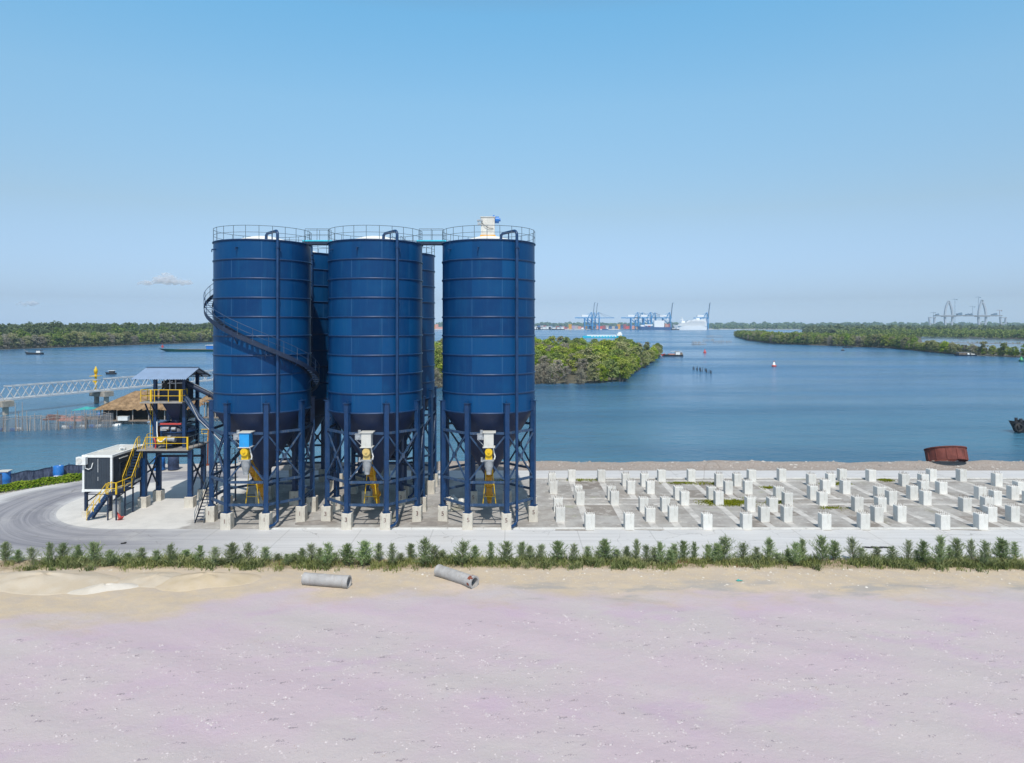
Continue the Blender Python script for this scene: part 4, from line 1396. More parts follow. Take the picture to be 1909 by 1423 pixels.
L_HEDGE = leaf_material('bright_hedge_leaves', (0.05, 0.12, 0.012), (0.20, 0.29, 0.03), (0.30, 0.36, 0.06))
L_GRASS = leaf_material('dry_grass_blades', (0.14, 0.17, 0.05), (0.36, 0.38, 0.15), (0.44, 0.42, 0.20))
L_BUSH = leaf_material('grey_green_weed_leaves', (0.11, 0.15, 0.05), (0.31, 0.35, 0.15), (0.42, 0.43, 0.22))
L_WEED = leaf_material('brown_weed_blades', (0.17, 0.10, 0.045), (0.34, 0.22, 0.11), None)
L_FIELD = leaf_material('field_grass_blades', (0.12, 0.14, 0.02), (0.30, 0.29, 0.06), None)


def leaf_quads(pts, nrm, size, rng, aspect=1.6):
    """rhombic leaf clumps: centres, rough normals, half lengths -> (verts, faces)"""
    n = len(pts)
    nrm = nrm / (np.linalg.norm(nrm, axis=1, keepdims=True) + 1e-9)
    t = rng.normal(size=(n, 3))
    t -= nrm * np.sum(t * nrm, axis=1, keepdims=True)
    t /= np.linalg.norm(t, axis=1, keepdims=True) + 1e-9
    b = np.cross(nrm, t)
    L = (size * rng.uniform(.6, 1.35, size=n))[:, None]
    W = L / aspect
    v = np.stack([pts - t * L, pts + b * W, pts + t * L, pts - b * W], 1)
    v[:, 0] -= nrm * L * .25
    v[:, 2] -= nrm * L * .25
    return v.reshape(-1, 3), np.arange(4 * n).reshape(n, 4)


def crown_arrays(seed, rad, z0, z1, lobes, leaves, size, skirt=0.5):
    """leaf clumps on many overlapping lobes inside a dome-shaped crown"""
    rng = np.random.default_rng(seed)
    P_, N_ = [], []
    per = leaves // lobes
    for i in range(lobes):
        a = rng.uniform(0, 2 * PI)
        u = rng.uniform(0, 1) ** .5
        hz = rng.uniform(0, 1)
        prof = math.sqrt(max(0.05, 1 - (max(0, hz - skirt * .6) / (1 - skirt * .6)) ** 2)) * (.72 + .28 * min(1, hz / .25))
        c = np.array([math.cos(a) * u * rad * prof * .8, math.sin(a) * u * rad * prof * .8, z0 + (z1 - z0) * (.08 + .84 * hz)])
        lr = rad * rng.uniform(.24, .42)
        d = rng.normal(size=(per, 3))
        d /= np.linalg.norm(d, axis=1, keepdims=True)
        d[:, 2] = np.where(d[:, 2] < -.35, -d[:, 2], d[:, 2])
        r = lr * rng.uniform(.62, 1.12, size=(per, 1))
        P_.append(c + d * r * np.array([1, 1, .8]))
        N_.append(d + rng.normal(scale=.55, size=(per, 3)) + np.array([0, 0, .25]))
    return leaf_quads(np.concatenate(P_), np.concatenate(N_), size, rng)


# ================================================================ casuarina saplings of the roadside strip
def sapling_parts(seed, hgt, wid):
    r = random.Random(seed)
    V, Fc = [], []

    def blade(p, q, wd):
        d = (q - p)
        sdir = d.cross(Vector((r.gauss(0, 1), r.gauss(0, 1), r.gauss(0, 1)))).normalized() * wd
        b = len(V)
        V.extend([tuple(p - sdir), tuple(p + sdir), tuple(q + sdir * .35), tuple(q - sdir * .35)])
        Fc.append((b, b + 1, b + 2, b + 3))
    tr = MB()
    lean = Vector((r.uniform(-.06, .06), r.uniform(-.06, .06), 0))
    axis = lambda t: Vector((lean.x * t + .03 * math.sin(t * 5 + seed), lean.y * t, hgt * t))
    tr.path([axis(t) for t in (0, .2, .4, .6, .8, .97)], [.026, .022, .017, .012, .008, .004], 6)
    nb = 84
    for i in range(nb):
        t = .07 + .9 * (i / nb)
        base = axis(t)
        az = i * 2.4 + r.uniform(-.5, .5)
        prof = (math.sin(min(1, t * 3.2 + .55) * PI / 2)) * (1 - t) ** (.55 if seed % 2 else .75) * (1 + .35 * math.sin(i * 1.7 + seed))
        ln = wid * (prof * r.uniform(.4, 1.45) + .10)
        rise = r.uniform(.45, 1.5)
        d = Vector((math.cos(az), math.sin(az), rise)).normalized()
        tip = base + d * ln
        tr.tube(base, tip, .005, .002, n=3, caps=False)
        nn = int(8 + 13 * prof)
        for j in range(nn):
            f = (j + r.random()) / nn
            p = base.lerp(tip, .15 + .85 * f)
            nd = (d * .75 + Vector((r.gauss(0, .6), r.gauss(0, .6), r.gauss(.35, .45)))).normalized()
            blade(p, p + nd * r.uniform(.10, .22), .0125)
    for j in range(44):                                      # whippy leader
        p = axis(r.uniform(.68, 1.0))
        blade(p, p + Vector((r.gauss(0, .35), r.gauss(0, .35), 1)).normalized() * r.uniform(.1, .24), .007)
    return np.array(V), np.array(Fc), tr


M['sap_bark'] = paint('thin_brown_bark', (0.16, 0.12, 0.08), 0.9, 0, 0.3, 8)
SAP = []
for v in range(8):
    hgt, wid = [(1.55, .62), (1.75, .60), (1.35, .66), (1.7, .70), (1.25, .52), (1.6, .50), (1.45, .78), (1.8, .52)][v]
    V_, F_, tr = sapling_parts(500 + v, hgt, wid)
    root = thing('casuarina_sapling', 'x', 'sapling')
    np_mesh('foliage', V_, F_, L_FEATHER, root)
    tr.build('trunk', M['sap_bark'], root, False)
    SAP.append([root, hgt, False])

SAP_PX = [(10, 1013), (34, 1026), (60, 1022), (92, 1018), (117, 1016), (146, 1021), (175, 1016), (206, 1030), (222, 1042), (238, 1032), (262, 1024), (293, 1030), (319, 1021),
          (347, 1026), (372, 1022), (400, 1027), (432, 1020), (447, 1036), (463, 1017), (495, 1022), (518, 1034), (535, 1036), (548, 1034), (563, 1026), (581, 1017), (596, 1026),
          (611, 1019), (625, 1032), (648, 1020), (679, 1016), (706, 1016), (731, 1019), (747, 1034), (767, 1016), (794, 1012), (810, 1022), (824, 1028), (843, 1037), (862, 1018),
          (885, 1021), (900, 1040), (915, 1016), (943, 1015), (973, 1014), (988, 1022), (1008, 1020), (1040, 1014), (1071, 1019), (1096, 1022), (1114, 1030), (1128, 1011), (1150, 1026), (1169, 1022),
          (1186, 1010), (1206, 1022), (1220, 1024), (1232, 1017), (1250, 1030), (1257, 1017), (1274, 1012), (1294, 1014), (1320, 1018), (1336, 1022), (1350, 1010), (1385, 1015), (1410, 1026), (1435, 1009),
          (1450, 1034), (1469, 1027), (1483, 1020), (1497, 1010), (1533, 1006), (1555, 1012), (1590, 1008), (1607, 1024), (1634, 1022), (1664, 1023), (1694, 1013), (1710, 1028), (1723, 1015),
          (1752, 1008), (1770, 1022), (1782, 1008), (1811, 1010), (1836, 1015), (1867, 1010), (1892, 1013)]
ZONES = [(150, 'left of the raised office'), (262, 'in front of the raised office'), (395, 'in front of the loading tower'), (600, 'in front of the left silo'),
         (805, 'in front of the middle silo'), (1010, 'in front of the right silo'), (1240, 'in front of the first pedestal octagon'),
         (1450, 'in front of the second pedestal octagon'), (1670, 'in front of the third pedestal octagon'), (1910, 'in front of the fourth pedestal octagon')]
ORD = ['leftmost', 'second from left', 'third from left', 'fourth from left', 'fifth from left', 'sixth from left', 'seventh from left', 'eighth from left', 'ninth from left', 'tenth from left',
       'eleventh from left', 'twelfth from left', 'thirteenth from left']
cnt = {}
for px, py in SAP_PX:
    zi = next(i for i, z in enumerate(ZONES) if px < z[0])
    oi = cnt.get(zi, 0)
    cnt[zi] = oi + 1
    base_py = 1054 + rnd.uniform(-9, 7)
    p = ground(px, base_py)
    H_ = (base_py - py) * p.y / FOC * 1.06
    v = rnd.randrange(8)
    lab = 'feathery green casuarina sapling, %s of those %s' % (ORD[oi], ZONES[zi][1])
    sc = H_ / SAP[v][1]
    loc = (p.x, p.y, land_height(p.x, p.y) - .03)
    sx = min(1.35, max(.9, sc)) * rnd.uniform(.85, 1.3)
    if not SAP[v][2]:
        SAP[v][2] = True
        o = SAP[v][0]
        o.location = loc
        o.scale = (sx, sx, sc)
        tag(o, lab, 'sapling', 'casuarina saplings along the road')
    else:
        copy_thing(SAP[v][0], loc, rnd.uniform(0, 6.28), (sx, sx, sc), lab, 'casuarina saplings along the road', 'sapling')
for s_ in SAP:
    if not s_[2]:
        for k_ in ALLKIDS[s_[0].name]: bpy.data.objects.remove(k_)
        bpy.data.objects.remove(s_[0])


# grasses and weeds around the saplings
def blades(name, mat, spots, per, hgt, spread, seed, wd=.018, droop=.5, z0=None):
    rng = np.random.default_rng(seed)
    V, n = [], 0
    for (x, y) in spots:
        k_ = max(3, int(per * rng.uniform(.5, 1.5)))
        hs = hgt * rng.uniform(.55, 1.3)
        z = land_height(x, y) if z0 is None else z0
        b = np.stack([x + rng.normal(scale=spread, size=k_), y + rng.normal(scale=spread, size=k_), np.full(k_, z - .02)], 1)
        az = rng.uniform(0, 2 * PI, k_)
        out = np.stack([np.cos(az), np.sin(az), np.zeros(k_)], 1)
        sd_ = np.stack([-np.sin(az), np.cos(az), np.zeros(k_)], 1) * wd * rng.uniform(.6, 1.5, (k_, 1))
        h = hs * rng.uniform(.5, 1.2, (k_, 1))
        up = np.array([0, 0, 1.0])
        mid = b + up * h * .6 + out * h * droop * .35
        tip = b + up * h + out * h * droop
        V.append(np.stack([b - sd_, b + sd_, mid + sd_, mid - sd_, mid - sd_, mid + sd_, tip + sd_ * .2, tip - sd_ * .2], 1))
    V = np.concatenate(V).reshape(-1, 3)
    o = np_mesh(name, V, np.arange(len(V)).reshape(-1, 4), mat)
    return tag(o, kind='stuff')


rng_ = np.random.default_rng(11)
spots = []
for i in range(1250):
    x = rng_.uniform(-39, 40)
    dens = .12 + .85 * max(0, .5 + .5 * wobble(x * .9, 3.0)) if x > -28 else .16
    if x > 0: dens = max(dens, .38)
    if rng_.random() < dens: spots.append((x, rng_.normal(49.55, .55) + .45 * wobble(x * .8, 2.2)))
tag(blades('grass', L_GRASS, spots, 24, .36, .2, 1), 'yellow green grass tufts growing under the row of saplings')
spots = []
for i in range(260):
    x = rng_.uniform(-39, 40)
    if wobble(x * .7, 5.0) > -.1: spots.append((x, rng_.normal(49.9, .5)))
tag(blades('weeds', L_WEED, spots, 12, .22, .18, 2), 'low reddish brown weeds on the soil under the saplings')
spots = [(x_, rng_.normal(49.5, .5) + .45 * wobble(x_ * .8, 2.2)) for x_ in rng_.uniform(-39, 40, 560) if wobble(x_ * .75, 1.0) > -.25]
tag(blades('green_weeds', L_BUSH, spots, 36, .48, .2, 4, .022, .85), 'small green weeds along the sapling row')
# grass patches in the empty field
spots = []
for (x, y, sx, sy, n) in ((20.9, 66.9, 2.4, 1.0, 420), (25.5, 67.2, 1.0, .5, 60), (22.0, 78.0 - 3.0, 1.6, .5, 70), (34.5, 74.9, 1.3, .5, 60), (41.0, 76.6, .7, .5, 90),
                          (18.5, 75.3, 1.6, .45, 90), (8.0, 76.6, 1.8, .35, 60), (27.0, 73.2, .9, .5, 50), (30.0, 65.0, 1.2, .4, 40), (-1.0, 76.6, 1.5, .3, 30)):
    spots += [(x + rng_.normal() * sx * .55, y + rng_.normal() * sy * .55) for i in range(n)]
tag(blades('field_grass', L_FIELD, spots, 12, .13, .16, 3, .02, .9, 0.006), 'patches of yellow green grass in the pedestal field')


# ---------------------------------------------------------------- stones
def stone_field(name, mat, centers, seed, flat=.55):
    rng = np.random.default_rng(seed)
    base = np.array([(1, 0, 0), (.3, .95, 0), (-.8, .6, 0), (-.8, -.6, 0), (.3, -.95, 0), (.25, .1, 1)], float)
    tri = np.array([(0, 1, 5), (1, 2, 5), (2, 3, 5), (3, 4, 5), (4, 0, 5)])
    V, Fc = [], []
    for i, (x, y, s) in enumerate(centers):
        a = rng.uniform(0, 6.28)
        R_ = np.array([[math.cos(a), -math.sin(a), 0], [math.sin(a), math.cos(a), 0], [0, 0, 1]])
        p = base * np.array([s, s * rng.uniform(.6, 1), s * flat * rng.uniform(.7, 1.5)]) * rng.uniform(.8, 1.2, (6, 1))
        V.append(p @ R_.T + np.array([x, y, land_height(x, y) - .01]))
        Fc.append(tri + 6 * i)
    o = np_mesh(name, np.concatenate(V), np.concatenate(Fc), mat)
    return tag(o, kind='stuff')


k = NT('pale_stone')
isl = k.n('NewGeometry').outputs['Random Per Island']
k.principled(base=k.mix(isl, (0.40, 0.34, 0.27), (0.70, 0.66, 0.60)), rough=0.9, spec=0.2)
cen = []
for i in range(4200):
    x = rng_.uniform(-40, 40)
    y = 48.6 - abs(rng_.normal(0, 1.7))
    if x < -13 and y < 48.2 and rng_.random() < .75: continue
    cen.append((x, y, rng_.uniform(.02, .055) if rng_.random() < .94 else rng_.uniform(.06, .12)))
tag(stone_field('stones', k.mat, cen, 21), 'scattered pale stones on the sandy bank in front of the saplings')
k = NT('shore_stone')
isl = k.n('NewGeometry').outputs['Random Per Island']
k.principled(base=k.mix(isl, (0.22, 0.19, 0.17), (0.58, 0.54, 0.5)), rough=0.9, spec=0.2)
cen = []
for i in range(2600):
    x = rng_.uniform(-33, 68)
    cen.append((x, rng_.uniform(82.5, 87.4), rng_.uniform(.03, .10) if rng_.random() < .95 else rng_.uniform(.12, .3)))
tag(stone_field('shore_stones', k.mat, cen, 22), 'rubble and stones along the river bank')
# trampled white crumbs of the foreground sand
k = NT('pale_sand_crumbs')
isl = k.n('NewGeometry').outputs['Random Per Island']
k.principled(base=k.mix(isl, (0.46, 0.41, 0.43), (0.57, 0.52, 0.53)), rough=0.95, spec=0.1)
cen = []
cend = []
yy = 26.0
while yy < 42.0:
    xx = -yy * .78 + rng_.uniform(0, 1)
    while xx < yy * .78:
        keep = .82 if yy < 39 else .82 * (42 - yy) / 3
        if xx < -14 and yy > 37.5: keep = 0
        if xx < 0 and xx > -14 and yy > 40: keep = 0
        if rng_.random() < keep and wobble(xx * .45, yy * .3) > -.62:
            cx, cy = xx + rng_.uniform(-.4, .4), yy + rng_.uniform(-.3, .3)
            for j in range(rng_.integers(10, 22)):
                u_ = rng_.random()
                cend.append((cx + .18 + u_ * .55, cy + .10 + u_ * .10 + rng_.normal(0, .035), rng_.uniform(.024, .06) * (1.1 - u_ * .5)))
            for j in range(rng_.integers(4, 8)):
                cen.append((cx + rng_.normal(0, .12), cy + rng_.normal(0, .12), rng_.uniform(.026, .078)))
        xx += .95
    yy += .62
tag(stone_field('sand_crumbs', k.mat, cen, 23, .6), 'small pale crumbs of sand trampled over the mauve foreground')
k = NT('shadow_streak_crumbs')  # dark crumb colour imitates the shadow streaks beside the pale clumps
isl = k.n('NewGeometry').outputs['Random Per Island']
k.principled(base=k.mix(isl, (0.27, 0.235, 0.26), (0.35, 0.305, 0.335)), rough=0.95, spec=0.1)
tag(stone_field('shadow_streak_crumbs', k.mat, cend, 27, .35), 'thin streaks of dark crumbs painted as shadow beside the pale ones on the foreground sand')
k = NT('rust_gravel')
isl = k.n('NewGeometry').outputs['Random Per Island']
k.principled(base=k.mix(isl, (0.24, 0.15, 0.11), (0.50, 0.37, 0.30)), rough=0.95, spec=0.1)
cen = []
for i in range(75):
    yy = rng_.uniform(27, 43)
    xx = rng_.uniform(-yy * .75, yy * .75)
    for j in range(rng_.integers(12, 30)):
        cen.append((xx + rng_.normal(0, .26), yy + rng_.normal(0, .18), rng_.uniform(.008, .026)))
tag(stone_field('brown_gravel', k.mat, cen, 24), 'little scatters of brown gravel on the foreground sand')


# ---------------------------------------------------------------- sand heaps
def heap(name, label, mat, cx, cy, rx, ry, h, seed, rot=0.0, flat=1.6):
    rng = np.random.default_rng(seed)
    ph = rng.uniform(0, 6.28, 8)
    m = MB()
    N1, N2 = 18, 56
    vs = [(cx, cy, land_height(cx, cy) + h)]
    fs = []
    for i in range(1, N1 + 1):
        t = i / N1
        for j in range(N2):
            a = 2 * PI * j / N2
            rr = t * (1 + .10 * math.sin(2 * a + ph[0]) + .07 * math.sin(3 * a + ph[1]) + .05 * math.sin(5 * a + ph[2]))
            x0, y0 = rx * rr * math.cos(a), ry * rr * math.sin(a)
            x = cx + x0 * math.cos(rot) - y0 * math.sin(rot)
            y = cy + x0 * math.sin(rot) + y0 * math.cos(rot)
            z = h * (1 - t ** flat) ** 1.25 * (1 + .12 * math.sin(3 * a + ph[3] + 4 * t)) + .025 * math.sin(9 * x + ph[4]) * (1 - t) * math.sin(7 * y + ph[5])
            vs.append((x, y, land_height(x, y) + z - .07 * (i == N1)))
    for j in range(N2): fs.append((0, 1 + j, 1 + (j + 1) % N2))
    for i in range(N1 - 1):
        for j in range(N2):
            a, b = 1 + i * N2 + j, 1 + i * N2 + (j + 1) % N2
            fs.append((a, a + N2, b + N2, b))
    m.add(vs, fs, True)
    return tag(m.build(name, mat), label, 'sand heap', 'sand heaps in the left foreground')


def sand_mat(name, a, b_):
    k = NT(name)
    co = k.coord()
    n1, n2 = k.noise(co, .9, 5, .6), k.noise(co, 14, 5, .7)
    c = k.mix(k.ramp(n1, .35, .65), a, b_)
    c = k.mix(k.m('MULTIPLY', k.ramp(n2, .55, .8), .4), c, tuple(min(1, x * 1.25) for x in a))
    k.principled(base=c, rough=.95, spec=.1, normal=k.bump(k.m('ADD', n2, k.m('MULTIPLY', n1, .6)), .5, .08))
    return k.mat


M['sand'] = sand_mat('heap_sand', (0.50, 0.42, 0.32), (0.53, 0.46, 0.37))
M['sand_warm'] = sand_mat('warm_heap_sand', (0.485, 0.395, 0.275), (0.52, 0.43, 0.32))
M['sand_white'] = sand_mat('white_heap_sand', (0.60, 0.555, 0.495), (0.55, 0.495, 0.42))
heap('sand_heap', 'broad pale sand heap nearest the left edge, behind the white heap', M['sand'], -31.0, 46.3, 5.0, 2.2, .50, 1)
heap('sand_heap', 'low grey white sand heap between the two tan ones', M['sand_white'], -26.3, 45.0, 2.1, .8, .28, 2, .32)
heap('sand_heap', 'warm tan sand heap with a rounded top left of the lying concrete pipes', M['sand_warm'], -20.4, 46.3, 3.4, 1.7, .46, 3)
heap('sand_heap', 'low spread sand ridge right beside the white heap', M['sand'], -23.8, 46.6, 2.6, 1.4, .26, 6)
M['gravel'] = sand_mat('dark_gravel', (0.22, 0.20, 0.185), (0.30, 0.275, 0.25))


def flat_land(x, y): return 0.0


_lh = land_height
land_height = lambda x, y: 0.006 if (58.6 < y < 77.4 and x > -42) else _lh(x, y)
for o_, lab in ((heap('gravel_heap', '', M['gravel'], -16.9, 60.2, 1.9, .8, .14, 4), 'low dark gravel spread between the front feet of left and middle silos'),
                (heap('gravel_heap', '', M['gravel'], -7.0, 60.0, 1.9, .75, .16, 5), 'low dark gravel spread between the front feet of middle and right silos')):
    tag(o_, lab, 'gravel heap', 'gravel spreads in front of the silos')
land_height = _lh


# ---------------------------------------------------------------- concrete pipes
def pipe(label, a, b_, ro, ri, broken=False):
    a, b_ = Vector(a), Vector(b_)
    c = (a + b_) / 2
    L = (b_ - a).length
    rt = thing('concrete_pipe', label, 'pipe', c, group='concrete pipes lying on the sand')
    m = MB()
    n = 32
    d = (b_ - a).normalized()
    x = d.cross(Vector((0, 0, 1))).normalized()
    y = x.cross(d)
    prof = [(-L / 2, ri), (-L / 2, ro), (-L / 2 + .12, ro + .0), (-L / 2 + .14, ro - .015), (L / 2 - .34, ro - .015), (L / 2 - .32, ro + .015), (L / 2, ro + .015), (L / 2, ri), (-L / 2, ri)]
    for k_ in range(len(prof) - 1):
        (s0, r0), (s1, r1) = prof[k_], prof[k_ + 1]
        vs = []
        for s, r in ((s0, r0), (s1, r1)):
            vs += [c + d * s + (x * math.cos(2 * PI * i / n) + y * math.sin(2 * PI * i / n)) * r for i in range(n)]
        m.add(vs, [(i, (i + 1) % n, (i + 1) % n + n, i + n) for i in range(n)], True)
    m.build('pipe_body', M['pipe'], rt)
    m = MB()
    for i in range(9):
        s, an = rnd.uniform(L / 2 - .3, L / 2 - .03), rnd.uniform(-.5, 2.6)
        p = c + d * s + (x * math.cos(an) + y * math.sin(an)) * (ro + .016)
        m.box(p, (rnd.uniform(.08, .22), rnd.uniform(.06, .16), .006), m=Matrix((d, (x * -math.sin(an) + y * math.cos(an)), (x * math.cos(an) + y * math.sin(an)))).transposed())
    if broken: m.build('exposed_rust', M['rust'], rt)
    return rt


def lay(px0, py0, px1, py1, r):
    a, b_ = ground(px0, py0), ground(px1, py1)
    a.z, b_.z = land_height(a.x, a.y) + r - .05, land_height(b_.x, b_.y) + r - .05
    return a, b_


a_, b2 = lay(567, 1093, 651, 1099.5, .40)
pipe('grey concrete pipe lying almost level, left one of the two', a_, b2, .40, .32)
a_, b2 = lay(817, 1078, 885, 1100, .40)
pipe('tilted looking concrete pipe with rusty patches at its open right end', a_, b2, .40, .31, True)

# litter
o = MB()
p = ground(1378, 1088)
for i in range(4):
    q = Vector((p.x + rnd.uniform(-.15, .15), p.y + rnd.uniform(-.15, .15), land_height(p.x, p.y) + .05))
    o.box(q, (.22, .16, .04), m=Matrix.Rotation(rnd.uniform(-.5, .5), 3, 'X') @ Matrix.Rotation(rnd.uniform(0, 3), 3, 'Z'))
tag(o.build('plastic_sheet', M['teal']), 'crumpled teal plastic sheet on the sand below the second pedestal octagon', 'litter')
o = MB()
for i in range(9):
    a_ = ground(1612 + i * 5.5, 1021 + (i % 3 - 1) * .5, .004)
    o.box((a_.x, a_.y, .02), (.34, .22 + .08 * (i % 2), .03), rz=rnd.uniform(-.2, .2))
tag(o.build('rubber_strip', M['black']), 'long dark rubber strip lying flat on the road at the right', 'rubber strip')
o = MB()
p = ground(230, 1014)
o.box((p.x, p.y, .04), (.35, .14, .07), rz=.3).box((p.x + .12, p.y + .05, .09), (.18, .08, .05), rz=.8)
tag(o.build('road_debris', M['black']), 'small dark scrap on the road left of the tower', 'litter')
o = MB()
p = ground(845, 941)
o.lathe([(0, 0), (.35, .02), (.48, .25), (.42, .6), (.16, .78), (.1, .9), (0, .92)], 14, (p.x, p.y, 0), split=False)
tag(o.build('bulk_bag', M['white']), 'white bulk bag standing under the left side of the right silo', 'bag')
o = MB()
o.lathe([(0, 0), (.3, .02), (.34, .5), (.3, .9), (0, .95)], 14, (p.x + .9, p.y - 1.4, 0), split=False)
tag(o.build('white_drum', M['grey_box']), 'small pale drum by the front left footing of the right silo', 'drum')

# ---------------------------------------------------------------- rusty ring on the bank
M['ring_rust'] = paint('dark_ring_rust', (0.16, 0.05, 0.04), 0.8, 0, 0.4, 1.2, 0.3, 20, (0.05, 0.025, 0.025), 0.7, 0.2)
p = Vector(((1766 - PX0) * 85.2 / FOC, 85.2, .42))
rt = thing('steel_ring', 'big rusty open steel ring resting on the river bank', 'steel ring', p)
rt.rotation_euler = (math.radians(-19), math.radians(1.5), 0)
m = MB()
m.lathe([(2.17, 0), (2.17, 1.45), (2.10, 1.45), (2.10, 0), (2.17, 0)], 64)
m.build('ring_wall', M['ring_rust'], rt, False)
m = MB()
m.lathe([(2.17, 1.45), (2.30, 1.45), (2.30, 1.56), (2.05, 1.56), (2.05, 1.45), (2.17, 1.45)], 64)
m.build('rim', M['ring_rust'], rt, False)
m = MB()
for a in range(0, 360, 30): MB().beam(ring_pt(2.19, a, .05), ring_pt(2.19, a, 1.4), .07).build('rib', M['ring_rust'], rt, False)

# ---------------------------------------------------------------- left boundary: netting fence, barrels, low hedge
FEN = [(-66.0, 59.5), (-59.5, 67.5), (-53.6, 74.2), (-50.2, 78.0), (-46.6, 81.4)]
fn = thing('netting_fence', 'dark blue netting fence running along the river bank on the left', 'fence', (-53, 74, 0))
m = MB()
seg = []
for a, b_ in zip(FEN[:-1], FEN[1:]):
    a, b_ = Vector((*a, 0)), Vector((*b_, 0))
    n = round((b_ - a).length / .55)
    seg += [a.lerp(b_, i / n) for i in range(n)]
hs = [1.3 + .09 * math.sin(i * 1.7) + rnd.uniform(-.06, .06) for i in range(len(seg))]
vs, fs = [], []
for p, h in zip(seg, hs):
    q = Vector((rnd.uniform(-.05, .05), rnd.uniform(-.05, .05), 0))
    vs += [p, p + Vector((0, 0, h * .5)) + q, p + Vector((0, 0, h))]
for i in range(len(seg) - 1):
    b0, b1 = i * 3, i * 3 + 3
    fs += [(b0, b1, b1 + 1, b0 + 1), (b0 + 1, b1 + 1, b1 + 2, b0 + 2)]
m.add(vs, fs)
k = NT('dark_netting')
co = k.coord()
nz = k.noise(k.mapping(co, (1, 1, .25)), 6, 4, .6)
k.principled(base=k.mix(k.ramp(nz, .35, .65), (.025, .038, .08), (.09, .115, .19)), rough=.8)
m.build('netting', k.mat, fn)
m = MB()
for p, h in list(zip(seg, hs))[::3]: m.tube(p, p + Vector((0, 0, h + rnd.uniform(.05, .2))), .035, n=6)
m.build('post', M['tarp'], fn)
m = MB().path([p + Vector((0, 0, h - .03)) for p, h in zip(seg, hs)], .04, 5)
m.build('top_rope', M['dark_steel'], fn)
for px, py, y, lab in ((10, 896, 74.3, 'blue plastic barrel with a pale cloth on its lid at the left edge'), (109, 882, 77.2, 'blue plastic barrel between the fence and the hedge, behind the raised office')):
    b_ = thing('plastic_barrel', lab, 'barrel', ((px - PX0) * y / FOC, y, 0), group='blue barrels by the fence')
    b_.scale = (1.12, 1.12, 1.25)
    MB().lathe([(0, 0), (.44, 0), (.47, .08), (.45, .4), (.48, .45), (.48, .75), (.45, .8), (.47, 1.15), (.42, 1.22), (0, 1.22)], 24, split=False).build('barrel_body', M['drum_blue'], b_, False)
    m = MB()
    if px < 50: m.box((0, -.05, 1.25), (.95, .9, .07), rz=.2).box((-.2, -.2, 1.31), (.4, .3, .06), rz=.7)
    else: m.tube((.15, 0, 1.2), (.15, 0, 1.26), .08, n=10).box((.3, -.6, .35), (.75, .45, .12), rz=.1)
    m.build('cloth' if px < 50 else 'bung', M['grey_box'] if px < 50 else M['white'], b_, False)
rng2 = np.random.default_rng(77)
P_, N_ = [], []
HED = [(-64.0, 57.0), (-58.0, 65.0), (-52.9, 71.8), (-49.6, 75.6), (-47.2, 78.2)]
for a, b_ in zip(HED[:-1], HED[1:]):
    a, b_ = np.array(a), np.array(b_)
    L = np.linalg.norm(b_ - a)
    n = int(L * 520)
    t = rng2.uniform(0, 1, n)
    side = rng2.normal(0, .55, n).clip(-1.15, 1.15)
    dv = (b_ - a) / L
    xy = a + (b_ - a) * t[:, None] + np.stack([-dv[1] * side, dv[0] * side], 1)
    top = .56 * np.sqrt(np.clip(1 - (side / 1.25) ** 2, 0, 1)) * (1 + .25 * np.sin(xy[:, 0] * 2.1) * np.sin(xy[:, 1] * 1.7))
    P_.append(np.stack([xy[:, 0], xy[:, 1], top * rng2.uniform(.35, 1.05, n)], 1))
    N_.append(rng2.normal(size=(n, 3)) * .7 + np.array([.2, -.4, 1]))
V_, F_ = leaf_quads(np.concatenate(P_), np.concatenate(N_), .13, rng2, 1.9)
hd = np_mesh('low_hedge', V_, F_, L_HEDGE)
tag(hd, 'bright green low hedge between the netting fence and the curved road', 'hedge')
# ================================================================ woods
def crown_obj(name, seed, rad, z0, z1, lobes, leaves, size, mat, parent, skirt=.5):
    V_, F_ = crown_arrays(seed, rad, z0, z1, lobes, leaves, size, skirt)
    return np_mesh(name, V_, F_, mat, parent)


def stems(seed, n, h, spread, r0=.12):
    r = random.Random(seed)
    m = MB()
    for i in range(n):
        a = r.uniform(0, 6.28)
        b = Vector((math.cos(a) * spread * .35, math.sin(a) * spread * .35, -.2))
        t = Vector((math.cos(a) * spread * r.uniform(.5, 1), math.sin(a) * spread * r.uniform(.5, 1), h * r.uniform(.7, 1)))
        mid = b.lerp(t, .5) + Vector((r.uniform(-.4, .4), r.uniform(-.4, .4), .3))
        m.path([b, mid, t], [r0, r0 * .7, r0 * .3], 5)
        for j in range(3):
            q = mid.lerp(t, r.random())
            e = q + Vector((r.uniform(-1, 1), r.uniform(-1, 1), r.uniform(.4, 1.3)))
            m.path([q, e], [r0 * .35, r0 * .12], 4)
    return m


